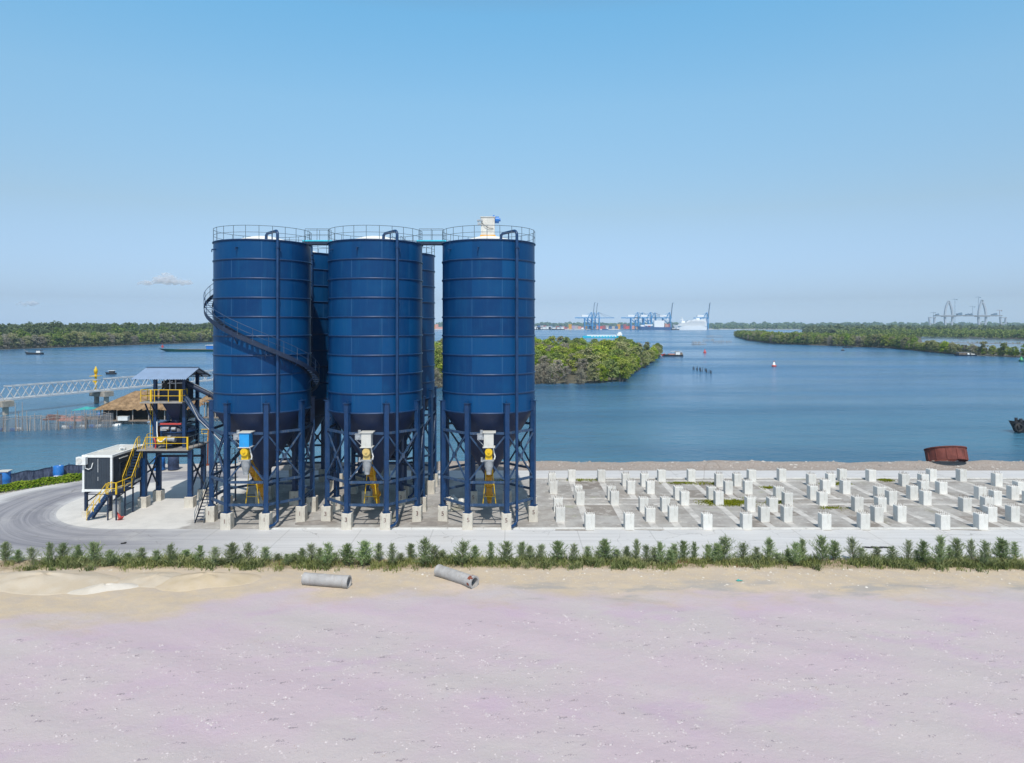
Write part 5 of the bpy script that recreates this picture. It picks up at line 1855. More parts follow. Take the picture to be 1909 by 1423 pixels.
M['bark'] = paint('mangrove_bark', (0.17, 0.145, 0.115), 0.9, 0, 0.3, 2)
KINDS = {
    'bright': [(L_BRIGHT, 3.9, 0.4, 8.6, .5), (L_BRIGHT, 3.5, 0.6, 9.4, .5)],
    'green': [(L_GREEN, 3.9, 0.4, 8.8, .55), (L_GREEN, 3.4, 0.8, 9.6, .6)],
    'olive': [(L_OLIVE, 3.8, 0.3, 8.4, .5), (L_OLIVE, 3.3, 0.6, 9.0, .5)],
    'grey': [(L_GREY, 3.3, 0.2, 7.2, .4), (L_GREY, 2.9, 0.3, 8.0, .4)],
}
TREE = {}
sd_ = 60
for kd, lst in KINDS.items():
    for (mat, rad, z0, z1, sk) in lst:
        sd_ += 1
        rt = thing('mangrove_tree', 'x', 'tree')
        if kd == 'grey':
            crown_obj('crown', sd_, rad, z0, z1, 30, 2000, .19, mat, rt, sk)
            mm = stems(sd_, 12, z1 * .85, rad * .9, .08)
            mm.build('trunk', M['bark'], rt, False)
        else:
            crown_obj('crown', sd_, rad, z0, z1, 34, 2300, .30, mat, rt, sk)
            stems(sd_, 6, z1 * .7, rad * .6, .13).build('trunk', M['bark'], rt, False)
        TREE.setdefault(kd, []).append([rt, False])
LAST = 0


def plant(kd, loc, sc, label, group, name='mangrove_tree'):
    v = rnd.randrange(2)
    e = TREE[kd][v]
    s3 = (sc * rnd.uniform(.9, 1.12), sc * rnd.uniform(.9, 1.12), sc * rnd.uniform(.9, 1.1))
    if not e[1]:
        e[1] = True
        e[0].location = loc
        e[0].scale = s3
        return tag(e[0], label, 'tree', group)
    c = copy_thing(e[0], loc, rnd.uniform(0, 6.28), s3, label, group, 'tree')
    c.name = name
    return c


def inside(x, y, poly):
    c = False
    for (x0, y0), (x1, y1) in zip(poly, poly[1:] + poly[:1]):
        if (y0 > y) != (y1 > y) and x < (x1 - x0) * (y - y0) / (y1 - y0) + x0: c = not c
    return c


def edge_dist(x, y, line):
    best = 1e9
    for (x0, y0), (x1, y1) in zip(line[:-1], line[1:]):
        dx, dy = x1 - x0, y1 - y0
        t = max(0, min(1, ((x - x0) * dx + (y - y0) * dy) / (dx * dx + dy * dy)))
        best = min(best, math.hypot(x - x0 - dx * t, y - y0 - dy * t))
    return best


def along(line, step):
    out = []
    for (x0, y0), (x1, y1) in zip(line[:-1], line[1:]):
        L = math.hypot(x1 - x0, y1 - y0)
        n = max(1, round(L / step))
        nx, ny = -(y1 - y0) / L, (x1 - x0) / L
        out += [(x0 + (x1 - x0) * i / n, y0 + (y1 - y0) * i / n, nx, ny) for i in range(n)]
    return out


k = NT('mud_bank')
nz = k.noise(k.coord(), .08, 6, .7)
k.principled(base=k.mix(k.ramp(nz, .35, .65), (.075, .07, .045), (.14, .125, .085)), rough=.9)
M['mud'] = k.mat


def mud_sheet(name, poly, z=-1.75):
    m = MB()
    n = len(poly)
    cx, cy = sum(p[0] for p in poly) / n, sum(p[1] for p in poly) / n
    out = [(cx + (x - cx) * 1.012, cy + (y - cy) * 1.012) for x, y in poly]
    m.add([(x, y, z) for x, y in poly] + [(x, y, WATER - .6) for x, y in out],
          [tuple(range(n))] + [(i + n, (i + 1) % n + n, (i + 1) % n, i) for i in range(n)])
    return tag(m.build(name, M['mud']), kind='structure')


# ---- wooded point behind the silos
FRONT = [tuple(ground(px, py, WATER)[:2]) for px, py in ((700, 728), (815, 725), (900, 722), (1000, 717), (1090, 717), (1160, 712), (1172, 701), (1203, 685), (1224, 669), (1230, 661))]
ISL = FRONT + [(96, 480), (-20, 500), (-62, 470), (-62, 240)]
icx, icy = sum(p[0] for p in ISL) / len(ISL), sum(p[1] for p in ISL) / len(ISL)
mud_sheet('island_ground', [(icx + (x - icx) * .93, icy + (y - icy) * .95) for x, y in ISL])
pts = []
for (x, y, nx, ny) in along(FRONT[1:], 4.6):
    pts.append((x + rnd.uniform(-.8, .8) + nx * .9, y + rnd.uniform(-.8, .8) + ny * .9, .3))
tries = 0
while tries < 26000 and len(pts) < 296:
    tries += 1
    x, y = rnd.uniform(-62, 100), rnd.uniform(195, 500)
    if not inside(x, y, ISL): continue
    if PX0 + FOC * (x + 4) / y < 806: continue
    sp = 5.9 if y < 285 else (7.6 if y < 380 else 8.8)
    ed = edge_dist(x, y, FRONT)
    if ed < 3: continue
    if ed < 7: sp *= .72
    if any((x - a) ** 2 + (y - b) ** 2 < sp * sp for a, b, _ in pts): continue
    pts.append((x, y, ed))
print('island trees', len(pts))
for x, y, ed in pts:
    px = PX0 + FOC * x / y
    edge = ed < 7.5
    if edge and (px < 1100 and rnd.random() < .86 or px < 840): kd = 'grey'
    elif ed < 15 and px < 1080 and rnd.random() < .55: kd = 'grey'
    elif px > 1188 and rnd.random() < .5: kd = 'olive'
    elif rnd.random() < .09: kd = 'grey'
    else: kd = rnd.choices(['bright', 'green', 'olive'], [.52, .30, .18])[0]
    where = 'at the water edge of the wooded point' if edge else ('at the right tip of the wooded point' if px > 1170 else 'inside the wooded point behind the silos')
    name = {'bright': 'bright green mangrove', 'green': 'mid green mangrove', 'olive': 'olive mangrove', 'grey': 'grey leafless mangrove'}[kd]
    sc = rnd.uniform(.82, 1.12) * (1.0 if not edge else .82) * (1.12 if y > 300 else 1.0)
    if px > 1190: sc *= .82
    plant(kd, (x, y, -1.9), sc, name + ' ' + where, 'mangroves of the wooded point')


# ---- masses of far wood: many crowns merged into one object
def wood(name, spots, mat, label, seed, rad=4.5, hgt=12, leaves=260, size=1.0, kinds=4, lobes=16):
    rng = np.random.default_rng(seed)
    base = [crown_arrays(seed * 10 + i, rad, hgt * .08, hgt, lobes, leaves, size, .5) for i in range(kinds)]
    V, Fc, off = [], [], 0
    for (x, y, z, s) in spots:
        v, f = base[rng.integers(kinds)]
        a = rng.uniform(0, 6.28)
        c, sn = math.cos(a), math.sin(a)
        sz = s * rng.uniform(.85, 1.15)
        p = np.stack([(v[:, 0] * c - v[:, 1] * sn) * s + x, (v[:, 0] * sn + v[:, 1] * c) * s + y, v[:, 2] * sz + z], 1)
        V.append(p)
        Fc.append(f + off)
        off += len(v)
    o = np_mesh(name, np.concatenate(V), np.concatenate(Fc), mat)
    return tag(o, label, kind='stuff')


# ---- left bank
LB = [(-560, 330), (-480, 420), (-396, 540), (-365, 640), (-331, 776), (-262, 955), (-230, 1200)]
LPOLY = LB + [(-230, 1500), (-1400, 1500), (-1400, 330)]
mud_sheet('left_bank', LPOLY)


back, back2 = [], []
for (x, y, nx, ny) in along(LB, 6.2):
    px = PX0 + FOC * x / y
    if px < -120: continue
    for row in range(2):
        d = 4 + row * 8 + rnd.uniform(-1.5, 1.5)
        xx, yy = x + nx * d, y + ny * d
        if PX0 + FOC * xx / yy > 420 or PX0 + FOC * xx / yy < -15: continue
        kd = rnd.choices(['olive', 'grey', 'green'], [.55, .27, .18])[0]
        nm = {'olive': 'pale olive tree', 'grey': 'grey bare tree', 'green': 'green tree'}[kd]
        plant(kd, (xx, yy, -1.9), rnd.uniform(1.15, 1.5), nm + ' in the front rows of the far left bank', 'front trees of the left bank', 'shore_tree')
for i in range(1500):
    d = 20 + 330 * rnd.random() ** 1.25
    (x, y, nx, ny) = rnd.choice(along(LB, 30))
    x, y = x + nx * d + rnd.uniform(-16, 16), y + ny * d + rnd.uniform(-16, 16)
    px = PX0 + FOC * x / y
    if px < -60 or px > 600: continue
    z = -1.9 + 7.6 * min(1, max(0, d - 22) / 70)
    (back2 if d < 70 and rnd.random() < .6 else back).append((x, y, z, rnd.uniform(.95, 1.25)))
wood('left_wood', back, L_DARK, 'dark green wood covering the far left bank', 31, 4.6, 11.0, 300, .75)
wood('left_wood', back2, L_GREEN, 'lighter green trees massed on the far left bank', 32, 4.6, 11.0, 300, .75)

# ---- right bank
RB = [tuple(ground(px, py, WATER)[:2]) for px, py in ((1372, 628), (1397, 635), (1444, 641), (1507, 643.5), (1578, 646), (1662, 649.5), (1716, 655), (1781, 661), (1847, 664), (1909, 667), (2000, 674))]
RPOLY = list(reversed(RB)) + [(620, 1700), (1500, 2200), (1900, 900), (700, 330)]
mud_sheet('right_bank', RPOLY, -1.7)
rows = []
n_r = 0
for (x, y, nx, ny) in along(RB, 6.4):
    px = PX0 + FOC * x / y
    for row in range(2):
        d = .8 + row * 6.5 + rnd.uniform(-1.0, 1.2)
        xx, yy = x + nx * d, y + ny * d
        if PX0 + FOC * xx / yy > 1930: continue
        if 1508 < px < 1545 and row == 0: continue
        kd = rnd.choices(['olive', 'green', 'bright', 'grey'], [.42, .34, .14, .10])[0]
        nm = {'olive': 'olive bank tree', 'grey': 'grey bank tree', 'green': 'deep green bank tree', 'bright': 'bright green bank tree'}[kd]
        zone = 'at the far left end of the right bank' if px < 1500 else ('along the middle of the right bank' if px < 1720 else 'near the moored houseboat')
        plant(kd, (xx, yy, -1.9), rnd.uniform(.85, 1.2) * (1.08 if px < 1690 else (.80 if row == 0 else .62)), nm + ' ' + zone, 'trees lining the right bank', 'bank_tree')
        n_r += 1
for (x, y, nx, ny) in along(RB[5:], 5.2):
    px = PX0 + FOC * x / y
    if 1668 < px < 1925:
        kd = rnd.choice(('olive', 'green', 'bright'))
        plant(kd, (x + nx * 1.5 + rnd.uniform(-.8, .8), y + ny * 1.5 + rnd.uniform(-.8, .8), -1.9), rnd.uniform(.5, .72),
              {'olive': 'low olive bank bush', 'green': 'low deep green bank bush', 'bright': 'low bright green bank bush'}[kd] + ' filling the shoreline near the moored houseboat', 'trees lining the right bank', 'bank_tree')
print('right bank trees', n_r)
mass = []
for (x, y, nx, ny) in along(RB, 7.0):
    px = PX0 + FOC * x / y
    nrow = 7 if 1400 < px < 1690 else (0 if px > 1690 else 3)
    for row in range(nrow):
        d = 17 + row * 7.5 + rnd.uniform(-2, 2)
        if y + ny * d < 850 and PX0 + FOC * (x + nx * d) / (y + ny * d) > 1700: continue
        mass.append((x + nx * d, y + ny * d, -1.9, rnd.uniform(.85, 1.1) * (1.0 if px < 1720 else .75)))
wood('bank_wood', mass, L_GREEN, 'green wood behind the front trees of the right bank', 33, 4.4, 9.6, 420, .55)
# fish ponds behind the right bank
M['pond'] = paint('pond_water', (.12, .155, .22), .18, 0, .15, .01)
m = MB()
for poly in (((1722, 648), (1790, 654), (1860, 656), (1960, 660), (2050, 648), (1930, 634), (1830, 630), (1716, 627)),):
    m.add([ground(px, py, -1.6) + Vector((0, 0, 0)) for px, py in poly], [tuple(range(len(poly)))])
tag(m.build('pond_water', M['pond']), kind='structure')
M['dike'] = paint('bare_dike_earth', (.26, .20, .155), .9, 0, .25, .1)
m = MB()
for a, b_ in (((1716, 638.5), (1960, 642)), ((1722, 644), (1820, 646)), ((1790, 631.5), (1960, 637))):
    m.beam(ground(*a, -1.5), ground(*b_, -1.5), 2.2, .5)
tag(m.build('pond_dike', M['dike']), kind='structure')
sh = []
for i in range(46):
    t = rnd.random()
    a, b_ = rnd.choice((((1722, 638.5), (1930, 641.5)), ((1722, 644), (1820, 646))))
    p = ground(a[0] + (b_[0] - a[0]) * t, a[1] + (b_[1] - a[1]) * t, -1.5)
    sh.append((p.x + rnd.uniform(-2, 2), p.y + rnd.uniform(-3, 3), -1.5, rnd.uniform(.12, .24)))
for i in range(40):
    p = ground(rnd.uniform(1450, 1720), rnd.uniform(622, 628), -1.5)
    sh.append((p.x, p.y, -1.6, rnd.uniform(.4, .8)))
wood('pond_shrubs', sh, L_OLIVE, 'scattered shrubs along the pond dikes behind the right bank', 34, 4.4, 9, 240, .6)
belt = []
for i in range(330):
    px = rnd.uniform(1560, 1935)
    base = 627 + (px - 1560) / 350 * 6.0 + rnd.uniform(-3.4, .2)
    p = ground(px, base, -1.7)
    belt.append((p.x, p.y, -1.8, rnd.uniform(.9, 1.35)))
wood('pond_wood', belt, L_GREEN, 'belt of trees beyond the fish ponds', 35, 4.6, 9.6, 260, .8)
far = []
for i in range(620):
    px = rnd.uniform(1500, 1940)
    y = rnd.uniform(1200, 2500)
    far.append(((px - PX0) * y / FOC, y, -1.8, rnd.uniform(1.5, 2.3)))
wood('far_wood', far, L_DARK, 'hazy wood on the plain beyond the ponds', 36, 5.5, 7.2, 90, 1.7, lobes=8)
far = []
for i in range(1150):
    px = rnd.uniform(-60, 1960)
    y = rnd.uniform(4500, 5600)
    if px < 380: continue
    far.append(((px - PX0) * y / FOC, y, -2, rnd.uniform(3.6, 5.2)))
wood('horizon_wood', far, L_DARK, 'blue hazy wood along the horizon', 37, 6.0, 5.6, 60, 2.2, lobes=6)
far = []
for i in range(500):
    px = rnd.uniform(1330, 1960)
    y = rnd.uniform(2900, 3700)
    far.append(((px - PX0) * y / FOC, y, -2, rnd.uniform(2.2, 3.2)))
wood('horizon_wood', far, L_DARK, 'low blue green wood in front of the cable bridge', 38, 6.0, 5.0, 60, 2.0, lobes=6)
m = MB()
m.add([(950, 2820, -1.75), (3000, 2500, -1.75), (5200, 5600, -1.75), (-2600, 5600, -1.75), (-2600, 4450, -1.75), (900, 4300, -1.75)], [(0, 1, 2, 3, 4, 5)])
tag(m.build('far_plain', M['mud']), kind='structure')

# ================================================================ port on the horizon
YP = 2750.0
MPP = YP / FOC
qx = lambda px, y=YP: (px - PX0) * y / FOC
M['quay'] = paint('pale_quay', (.62, .58, .54), .8, 0, .15, .01)
m = MB()
m.block(qx(740), qx(1326), 2790, 3500, WATER - .5, .6).block(qx(1326) + .01, qx(1520), 2900, 3200, WATER - .5, -.6)
tag(m.build('quay', M['quay']), kind='structure')
nst = 0


def stack(px, y, cols, tiers, rows_, label):
    global nst
    s = thing('container_stack', label, 'containers', (qx(px, y), y, .6), group='container stacks of the far port')
    for c_ in range(cols):
        h = rnd.randint(max(1, tiers - 2), tiers)
        m = MB()
        x = qx(px, y) + c_ * 12.6
        for t_ in range(h): m.block(x + .1 * (t_ % 2), x + 12.2 + .1 * (t_ % 2), y, y + rows_ * 2.6, .6 + t_ * 2.8, .6 + t_ * 2.8 + 2.8)
        m.build('container_block', rnd.choice(BOXCOL), s)
    nst += 1


px = 800.0
while px < 1180:
    if 945 < px < 985: px = 990
    w_ = rnd.uniform(9, 19)
    lab = 'stack of shipping containers in the far port, %s' % ('seen between the silos' if px < 900 else ('left of the twin raised cranes' if px < 1068 else ('below the twin raised cranes' if px < 1120 else 'between the two crane groups')))
    stack(px, rnd.uniform(2800, 2880), int(w_ * 2.1 / 12.6) + 1, rnd.choice((4, 5, 6, 7)), 4, lab)
    px += w_ + rnd.uniform(0, 5)
for i in range(10):
    px = 985 + i * 6.5 + rnd.uniform(-2, 2)
    t = thing('port_shed', 'low pale shed at the left end of the far port', 'shed', (qx(px), 2770, .6), group='sheds of the far port')
    w_, h_ = rnd.uniform(12, 22), rnd.uniform(6, 11)
    MB().block(qx(px), qx(px) + w_, 2765, 2785, .6, h_).build('wall', M['roof_white'], t)
    MB().prism([(qx(px) - 1, 2764), (qx(px) + w_ + 1, 2764), (qx(px) + w_ + 1, 2786), (qx(px) - 1, 2786)], h_, h_ + 1.5).build('roof', rnd.choice((M['rust'], M['roof_sheet'], M['grey_box'])), t)


def crane(px, y, raised, label, house=True, back=38, boom=72):
    t = thing('quay_crane', label, 'crane', (qx(px, y), y, .6), group='blue quay cranes of the far port')
    X = qx(px, y)
    g = 30.0                                    # leg gauge, landside leg to the left
    wd = 11.0
    zg = 43.0
    m = MB()
    for x in (X, X - g):
        for s in (-wd, wd): m.beam((x, y + s, .6), (x, y + s * .8, zg), 3.0, 3.0)
        m.beam((x, y - wd, 15), (x, y + wd, 15), 2.2).beam((x, y - wd * .8, zg), (x, y + wd * .8, zg), 2.4)
        m.beam((x, y - wd, 2.5), (x, y + wd, 2.5), 3.2)
    for s in (-wd, wd):
        m.beam((X, y + s, 15), (X - g, y + s, 15), 2.0)
        m.beam((X, y + s * .9, 16), (X - g, y + s * .8, 41), 1.5)
    m.build('portal_frame', M['crane_blue'], t)
    m = MB()
    for s in (-3, 3): m.beam((X - g - back, y + s, zg + 2), (X + 6, y + s, zg + 2), 1.8, 3.4)
    m.build('girder', M['crane_blue'], t)
    m = MB()
    za = 67.0
    for s in (-wd * .7, wd * .7):
        m.beam((X, y + s, zg), (X - 2, y + s * .25, za), 2.0)
        m.beam((X - g * .62, y + s, zg), (X - 3, y + s * .25, za), 1.3)
    m.beam((X - 2, y, za), (X - g - 8, y, zg + 6), .9)
    m.build('apex_frame', M['crane_blue'], t)
    m = MB()
    if raised:
        tip = (X + 9, y, 103)
        for s in (-3, 3): m.beam((X + 3, y + s, zg + 3), (tip[0], y + s, tip[2]), 1.6, 2.6)
        m.beam((tip[0], y - 3, 101), (tip[0], y + 3, 101), 2.2).beam((tip[0], y, 103), (tip[0] + 4, y, 106), 2)
        m.build('boom', M['crane_grey'], t)
    else:
        for s in (-3, 3): m.beam((X + 6, y + s, zg + 2), (X + boom, y + s, zg + 2.5), 1.4, 2.6)
        bo = m.build('boom', M['crane_blue'], t)
        m = MB()
        m.beam((X - 2, y, za), (X + boom * .5, y, zg + 3.5), .9).beam((X - 2, y, za), (X + boom * .92, y, zg + 3.5), .8)
        m.build('stay', M['crane_grey'], bo)
    if house:
        MB().block(X - g - 12, X - g + 14, y - 5, y + 5, zg + 6, zg + 14).build('machine_house', M['ship_white'], t)
    MB().block(X - 14, X - 9, y - 4, y, zg - 5, zg).build('operator_cab', M['ship_white'], t)


crane(1104, 2750, True, 'left one of the twin quay cranes with raised booms')
crane(1109.5, 2815, True, 'right one of the twin quay cranes with raised booms', False)
crane(1117, 2790, False, 'quay crane with lowered boom just right of the twin raised booms', False, 30, 60)
crane(1190, 2760, False, 'leftmost quay crane in the row of lowered cranes behind the cargo ship')
crane(1198.5, 2830, False, 'second quay crane from the left in the row behind the cargo ship', False)
crane(1214, 2760, False, 'third quay crane from the left in the row behind the cargo ship')
crane(1222, 2830, False, 'fourth quay crane from the left in the row behind the cargo ship', False, 38, 50)
crane(1249.5, 2780, True, 'quay crane with one raised boom between cargo ship and cruise ship')
crane(1319, 2790, True, 'quay crane with raised boom behind the right end of the cruise ship', True, 26)


# ---- ships
def hull(m, x0, x1, y, wd, z0, z1, bow=-1, flare=.12, rake=.10, n=10):
    """lofted hull between x0 and x1, bow at x0 when bow=-1"""
    L = x1 - x0
    secs = []
    for i in range(n + 1):
        t = i / n
        b = math.sin(min(1, t / .35) * PI / 2) ** .8 if t < .35 else 1 - .22 * max(0, (t - .85) / .15)
        b = max(b, .02)
        sheer = (1 - t) ** 3 * (z1 - z0) * .35
        xa = t - (1 - t) ** 4 * rake * 0
        xt = x0 + L * xa if bow < 0 else x1 - L * xa
        dx = -bow * 0
        ra = (1 - t) ** 6 * L * rake * (1 if bow < 0 else -1)
        secs.append([(xt + ra, y - wd / 2 * b * (1 - flare), z0), (xt, y - wd / 2 * b, z1 + sheer), (xt, y + wd / 2 * b, z1 + sheer), (xt + ra, y + wd / 2 * b * (1 - flare), z0)])
    vs = [p for s in secs for p in s]
    fs = []
    for i in range(n):
        for k_ in range(3):
            a = i * 4 + k_
            f = (a, a + 4, a + 5, a + 1)
            fs.append(f if bow < 0 else tuple(reversed(f)))
    fs += [(0, 1, 2, 3), tuple(n * 4 + j for j in (3, 2, 1, 0))]
    m.add(vs, fs)
    return m


X0_, X1_ = qx(1254, 2700), qx(1316.5, 2700)
cs = thing('cruise_ship', 'large white cruise ship moored at the far port', 'ship', ((X0_ + X1_) / 2, 2700, WATER))
hull(MB(), X0_, X1_, 2700, 26, WATER - 1, 13, -1).build('hull', M['ship_white'], cs)
m = MB()
L = X1_ - X0_
for i, (a, b_, z) in enumerate(((.14, .99, 13), (.18, .99, 17.5), (.22, .99, 22), (.40, .985, 26.5), (.44, .97, 30.5), (.60, .93, 34))):
    m.block(X0_ + L * a, X0_ + L * b_, 2700 - 12.6 + i * .35, 2700 + 12.6 - i * .35, z + .004, z + 4.3)
m.build('superstructure', M['ship_white'], cs)
m = MB()
for z, a, b_ in ((15.4, .16, .97), (19.9, .20, .97), (24.4, .24, .97), (28.6, .45, .96), (32.4, .5, .93)):
    i = a
    while i < b_ - .02:
        m.block(X0_ + L * i, X0_ + L * (i + .012), 2686.9, 2687.2, z, z + 1.3)
        i += .022
m.build('window', M['pipe'], cs)
m = MB().prism([(X0_ + L * .26, 2697), (X0_ + L * .36, 2697), (X0_ + L * .36, 2703), (X0_ + L * .26, 2703)], 26.3, 33).beam((X0_ + L * .30, 2700, 33), (X0_ + L * .27, 2700, 47), 2.2).beam((X0_ + L * .22, 2700, 38), (X0_ + L * .33, 2700, 38), 1.6)
m.prism([(X0_ + L * .70, 2696), (X0_ + L * .80, 2696), (X0_ + L * .80, 2704), (X0_ + L * .70, 2704)], 38.3, 44)
m.build('funnel', M['ship_white'], cs)

X0_, X1_ = qx(1186, 2690), qx(1252, 2690)
L = X1_ - X0_
cg = thing('cargo_ship', 'dark blue container ship with a pale bridge block at the far port', 'ship', ((X0_ + X1_) / 2, 2690, WATER))
hull(MB(), X0_, X1_, 2690, 24, WATER - 1, 8.5, -1).build('hull', M['ship_blue'], cg)
MB().block(X0_ + L * .50, X0_ + L * .78, 2681, 2699, 8.5, 34).block(X0_ + L * .12, X0_ + L * .22, 2684, 2696, 10.5, 17).block(X0_ + L * .24, X0_ + L * .46, 2683, 2697, 14, 19).build('superstructure', M['ship_white'], cg)
for c_ in range(11):
    x = X0_ + L * (.22 + .024 * c_) if c_ < 8 else X0_ + L * (.80 + .05 * (c_ - 8))
    MB().block(x, x + L * (.022 if c_ < 8 else .047), 2679, 2698, 8.52, 8.52 + (5.7 if c_ < 8 else 14.0 - 2.8 * (c_ % 2))).build('container_block', rnd.choice(BOXCOL), cg)
for i, (px, w_) in enumerate(((1040, 26), (1078, 24), (1258, 16), (1128, 12))):
    t = thing('harbour_barge', ('low dark barge lying off the left end of the far port', 'pale barge low on the water below the twin cranes', 'small dark tug beside the bow of the cruise ship', 'small dark barge right of the twin raised cranes')[i], 'barge', (qx(px, 2640), 2640, WATER), group='barges off the far port')
    xx = qx(px, 2640)
    hull(MB(), xx - w_, xx + w_, 2640, 10, WATER - .5, 1.8, -1).build('hull', (M['hull_dark'], M['grey_box'], M['hull_dark'], M['ship_blue'])[i], t)
    MB().block(xx + w_ * .5, xx + w_ * .85, 2637, 2643, 1.8, 7).build('wheelhouse', M['ship_white'], t)

# ---- cyan barge passing behind the wooded point
y = 1035
xx0, xx1 = (1086 - PX0) * y / FOC, (1164 - PX0) * y / FOC
L = xx1 - xx0
t = thing('river_barge', 'white and cyan river barge passing behind the wooded point', 'barge', ((xx0 + xx1) / 2, y, WATER))
hull(MB(), xx0, xx1, y, 9, WATER - .5, .9, 1, n=8).build('hull', M['cyan'], t)
m = MB().block(xx0 + L * .1, xx1 - L * .2, y - 4, y + 4, .9, 2.3)
m.build('hatch_cover', M['ship_white'], t)
MB().block(xx1 - L * .18, xx1 - L * .06, y - 3.4, y + 3.4, 1.0, 4.4).block(xx1 - L * .15, xx1 - L * .08, y - 2.6, y + 2.6, 4.4, 6.6).build('wheelhouse', M['ship_white'], t)
m = MB()
for i in range(9): m.block(xx0 + L * (.2 + i * .07), xx0 + L * (.235 + i * .07), y - 4.62, y - 4.5, -.6, .5)
m.build('white_panel', M['ship_white'], t)

# ================================================================ cable bridge under construction
YB = 3900.0
bx = lambda px: (px - PX0) * YB / FOC
bz = lambda py: CAM_H - (py - HORIZON) * YB / FOC
br = thing('cable_bridge', 'pale unfinished bridge with two pointed arch towers on the horizon', 'bridge', (bx(1800), YB, -2))
for cx_, tp in ((1768.5, 561.5), (1831, 559.5)):
    m = MB()
    for s in (-1, 1):
        pts_ = [(5.6, 612), (6.6, 600), (7.1, 590), (6.3, 580), (4.3, 571), (1.9, 565), (0.0, tp)]
        for (a, ya), (b_, yb) in zip(pts_[:-1], pts_[1:]):
            m.beam((bx(cx_ + s * a), YB, bz(ya)), (bx(cx_ + s * b_), YB, bz(yb)), 8.5, 9.5, up=(0, 1, 0))
    for py in (602, 588): m.beam((bx(cx_ - 6), YB, bz(py)), (bx(cx_ + 6), YB, bz(py)), 8, 5)
    m.build('arch_tower', M['bridge'], br)
m = MB()
for a, b_, dy in ((1742, 1790, 0), (1790.3, 1797, -.6), (1798, 1866, 0)):
    m.block(bx(a), bx(b_), YB - 13, YB + 13, bz(590 + dy), bz(588 + dy))
for cx_ in (1768.5, 1831):
    m.block(bx(cx_ - 12), bx(cx_ + 12), YB - 12.8, YB + 12.8, bz(591), bz(590.05))
m.build('deck', M['bridge_deck'], br)
for cx_ in (1737.5, 1870):
    m = MB()
    for s in (-1, 1): m.beam((bx(cx_ + s * 3.4), YB, bz(613)), (bx(cx_ + s * 5.2), YB, bz(591.5)), 7, 10, up=(0, 1, 0))
    m.beam((bx(cx_ - 5), YB, bz(592.3)), (bx(cx_ + 5), YB, bz(592.3)), 10, 5)
    m.beam((bx(cx_ - 4), YB, bz(604)), (bx(cx_ + 4), YB, bz(604)), 10, 5)
    m.build('side_pier', M['bridge'], br)
m = MB()
for px, py in ((1747, 587), (1786, 586), (1790, 585), (1803, 587), (1809, 586.5), (1851, 587), (1855, 586)):
    m.block(bx(px - 2), bx(px + 2.4), YB - 8, YB + 8, bz(587.98), bz(py - 1.2))
    m.beam((bx(px - 2), YB, bz(py)), (bx(px + 3), YB, bz(py - 2.2)), 3)
m.build('form_traveller', M['crane_grey'], br)
for px, top, lo, lab in ((1776, 557.5, 613, 'thin tower crane beside the left arch tower of the bridge'), (1819.5, 553.5, 589, 'tower crane just left of the right arch tower'),
                         (1736, 582, 613, 'short tower crane at the left side pier of the bridge'), (1859, 578, 589, 'reddish tower crane at the right end of the bridge'),
                         (1809, 571, 588, 'slender crane mast at the middle of the bridge')):
    t = thing('tower_crane', lab, 'tower crane', (bx(px), YB - 20, bz(lo)), group='tower cranes on the bridge site')
    mt2 = M['rust'] if 'reddish' in lab else M['crane_grey']
    MB().beam((bx(px), YB - 20, bz(lo)), (bx(px), YB - 20, bz(top)), 1.3).build('mast', mt2, t)
    MB().beam((bx(px - 7), YB - 20, bz(top + 1.2)), (bx(px + 4), YB - 20, bz(top + 1.0)), .8).beam((bx(px), YB - 20, bz(top)), (bx(px - 5), YB - 20, bz(top + 1)), .7).block(bx(px + 2.6), bx(px + 4.2), YB - 22, YB - 18, bz(top + 2.4), bz(top + .9)).build('jib', mt2, t)

# ================================================================ jetty with truss spans
JA, JD = Vector((-109.2, 148.7, 0)), Vector((22.6, 53.9, 0)).normalized()
JN = Vector((JD.y, -JD.x, 0))
LABJ = {0: 'white truss walkway span running off the left edge', 1: 'white truss walkway span between the two visible jetty piers', 2: 'white truss walkway span passing behind the loading tower', 3: 'white truss walkway span ending behind the left silo'}
for si in range(4):
    a0, a1 = -23 + si * 23.2 + .15, .05 + si * 23.2
    t = thing('truss_walkway', LABJ[si], 'walkway', JA + JD * (a0 + a1) / 2 + Vector((0, 0, 1.2)), group='spans of the truss jetty')
    pos = lambda s, o, z: JA + JD * s + JN * o + Vector((0, 0, z))
    m = MB().beam(pos(a0, 0, 1.1), pos(a1, 0, 1.1), 2.5, .14)
    m.build('deck', M['grey_truss'], t)
    for o in (-1.3, 1.3):
        m = MB()
        m.beam(pos(a0, o, 1.15), pos(a1, o, 1.15), .22, .34).beam(pos(a0 + 1.2, o, 3.9), pos(a1 - 1.2, o, 3.9), .2, .22)
        n = 7
        st_ = (a1 - a0) / n
        for i in range(n):
            s0 = a0 + i * st_
            m.beam(pos(s0, o, 1.2), pos(s0 + st_ / 2, o, 3.9), .15, .15).beam(pos(s0 + st_ / 2, o, 3.9), pos(s0 + st_, o, 1.2), .15, .15)
        m.build('side_truss', M['grey_truss'], t)
    m = MB()
    n = 9
    for i in range(n): m.beam(pos(a0 + 1.2 + (a1 - a0 - 2.4) * i / (n - 1), -1.3, 3.9), pos(a0 + 1.2 + (a1 - a0 - 2.4) * i / (n - 1), 1.3, 3.9), .12)
    m.build('top_tie', M['grey_truss'], t)
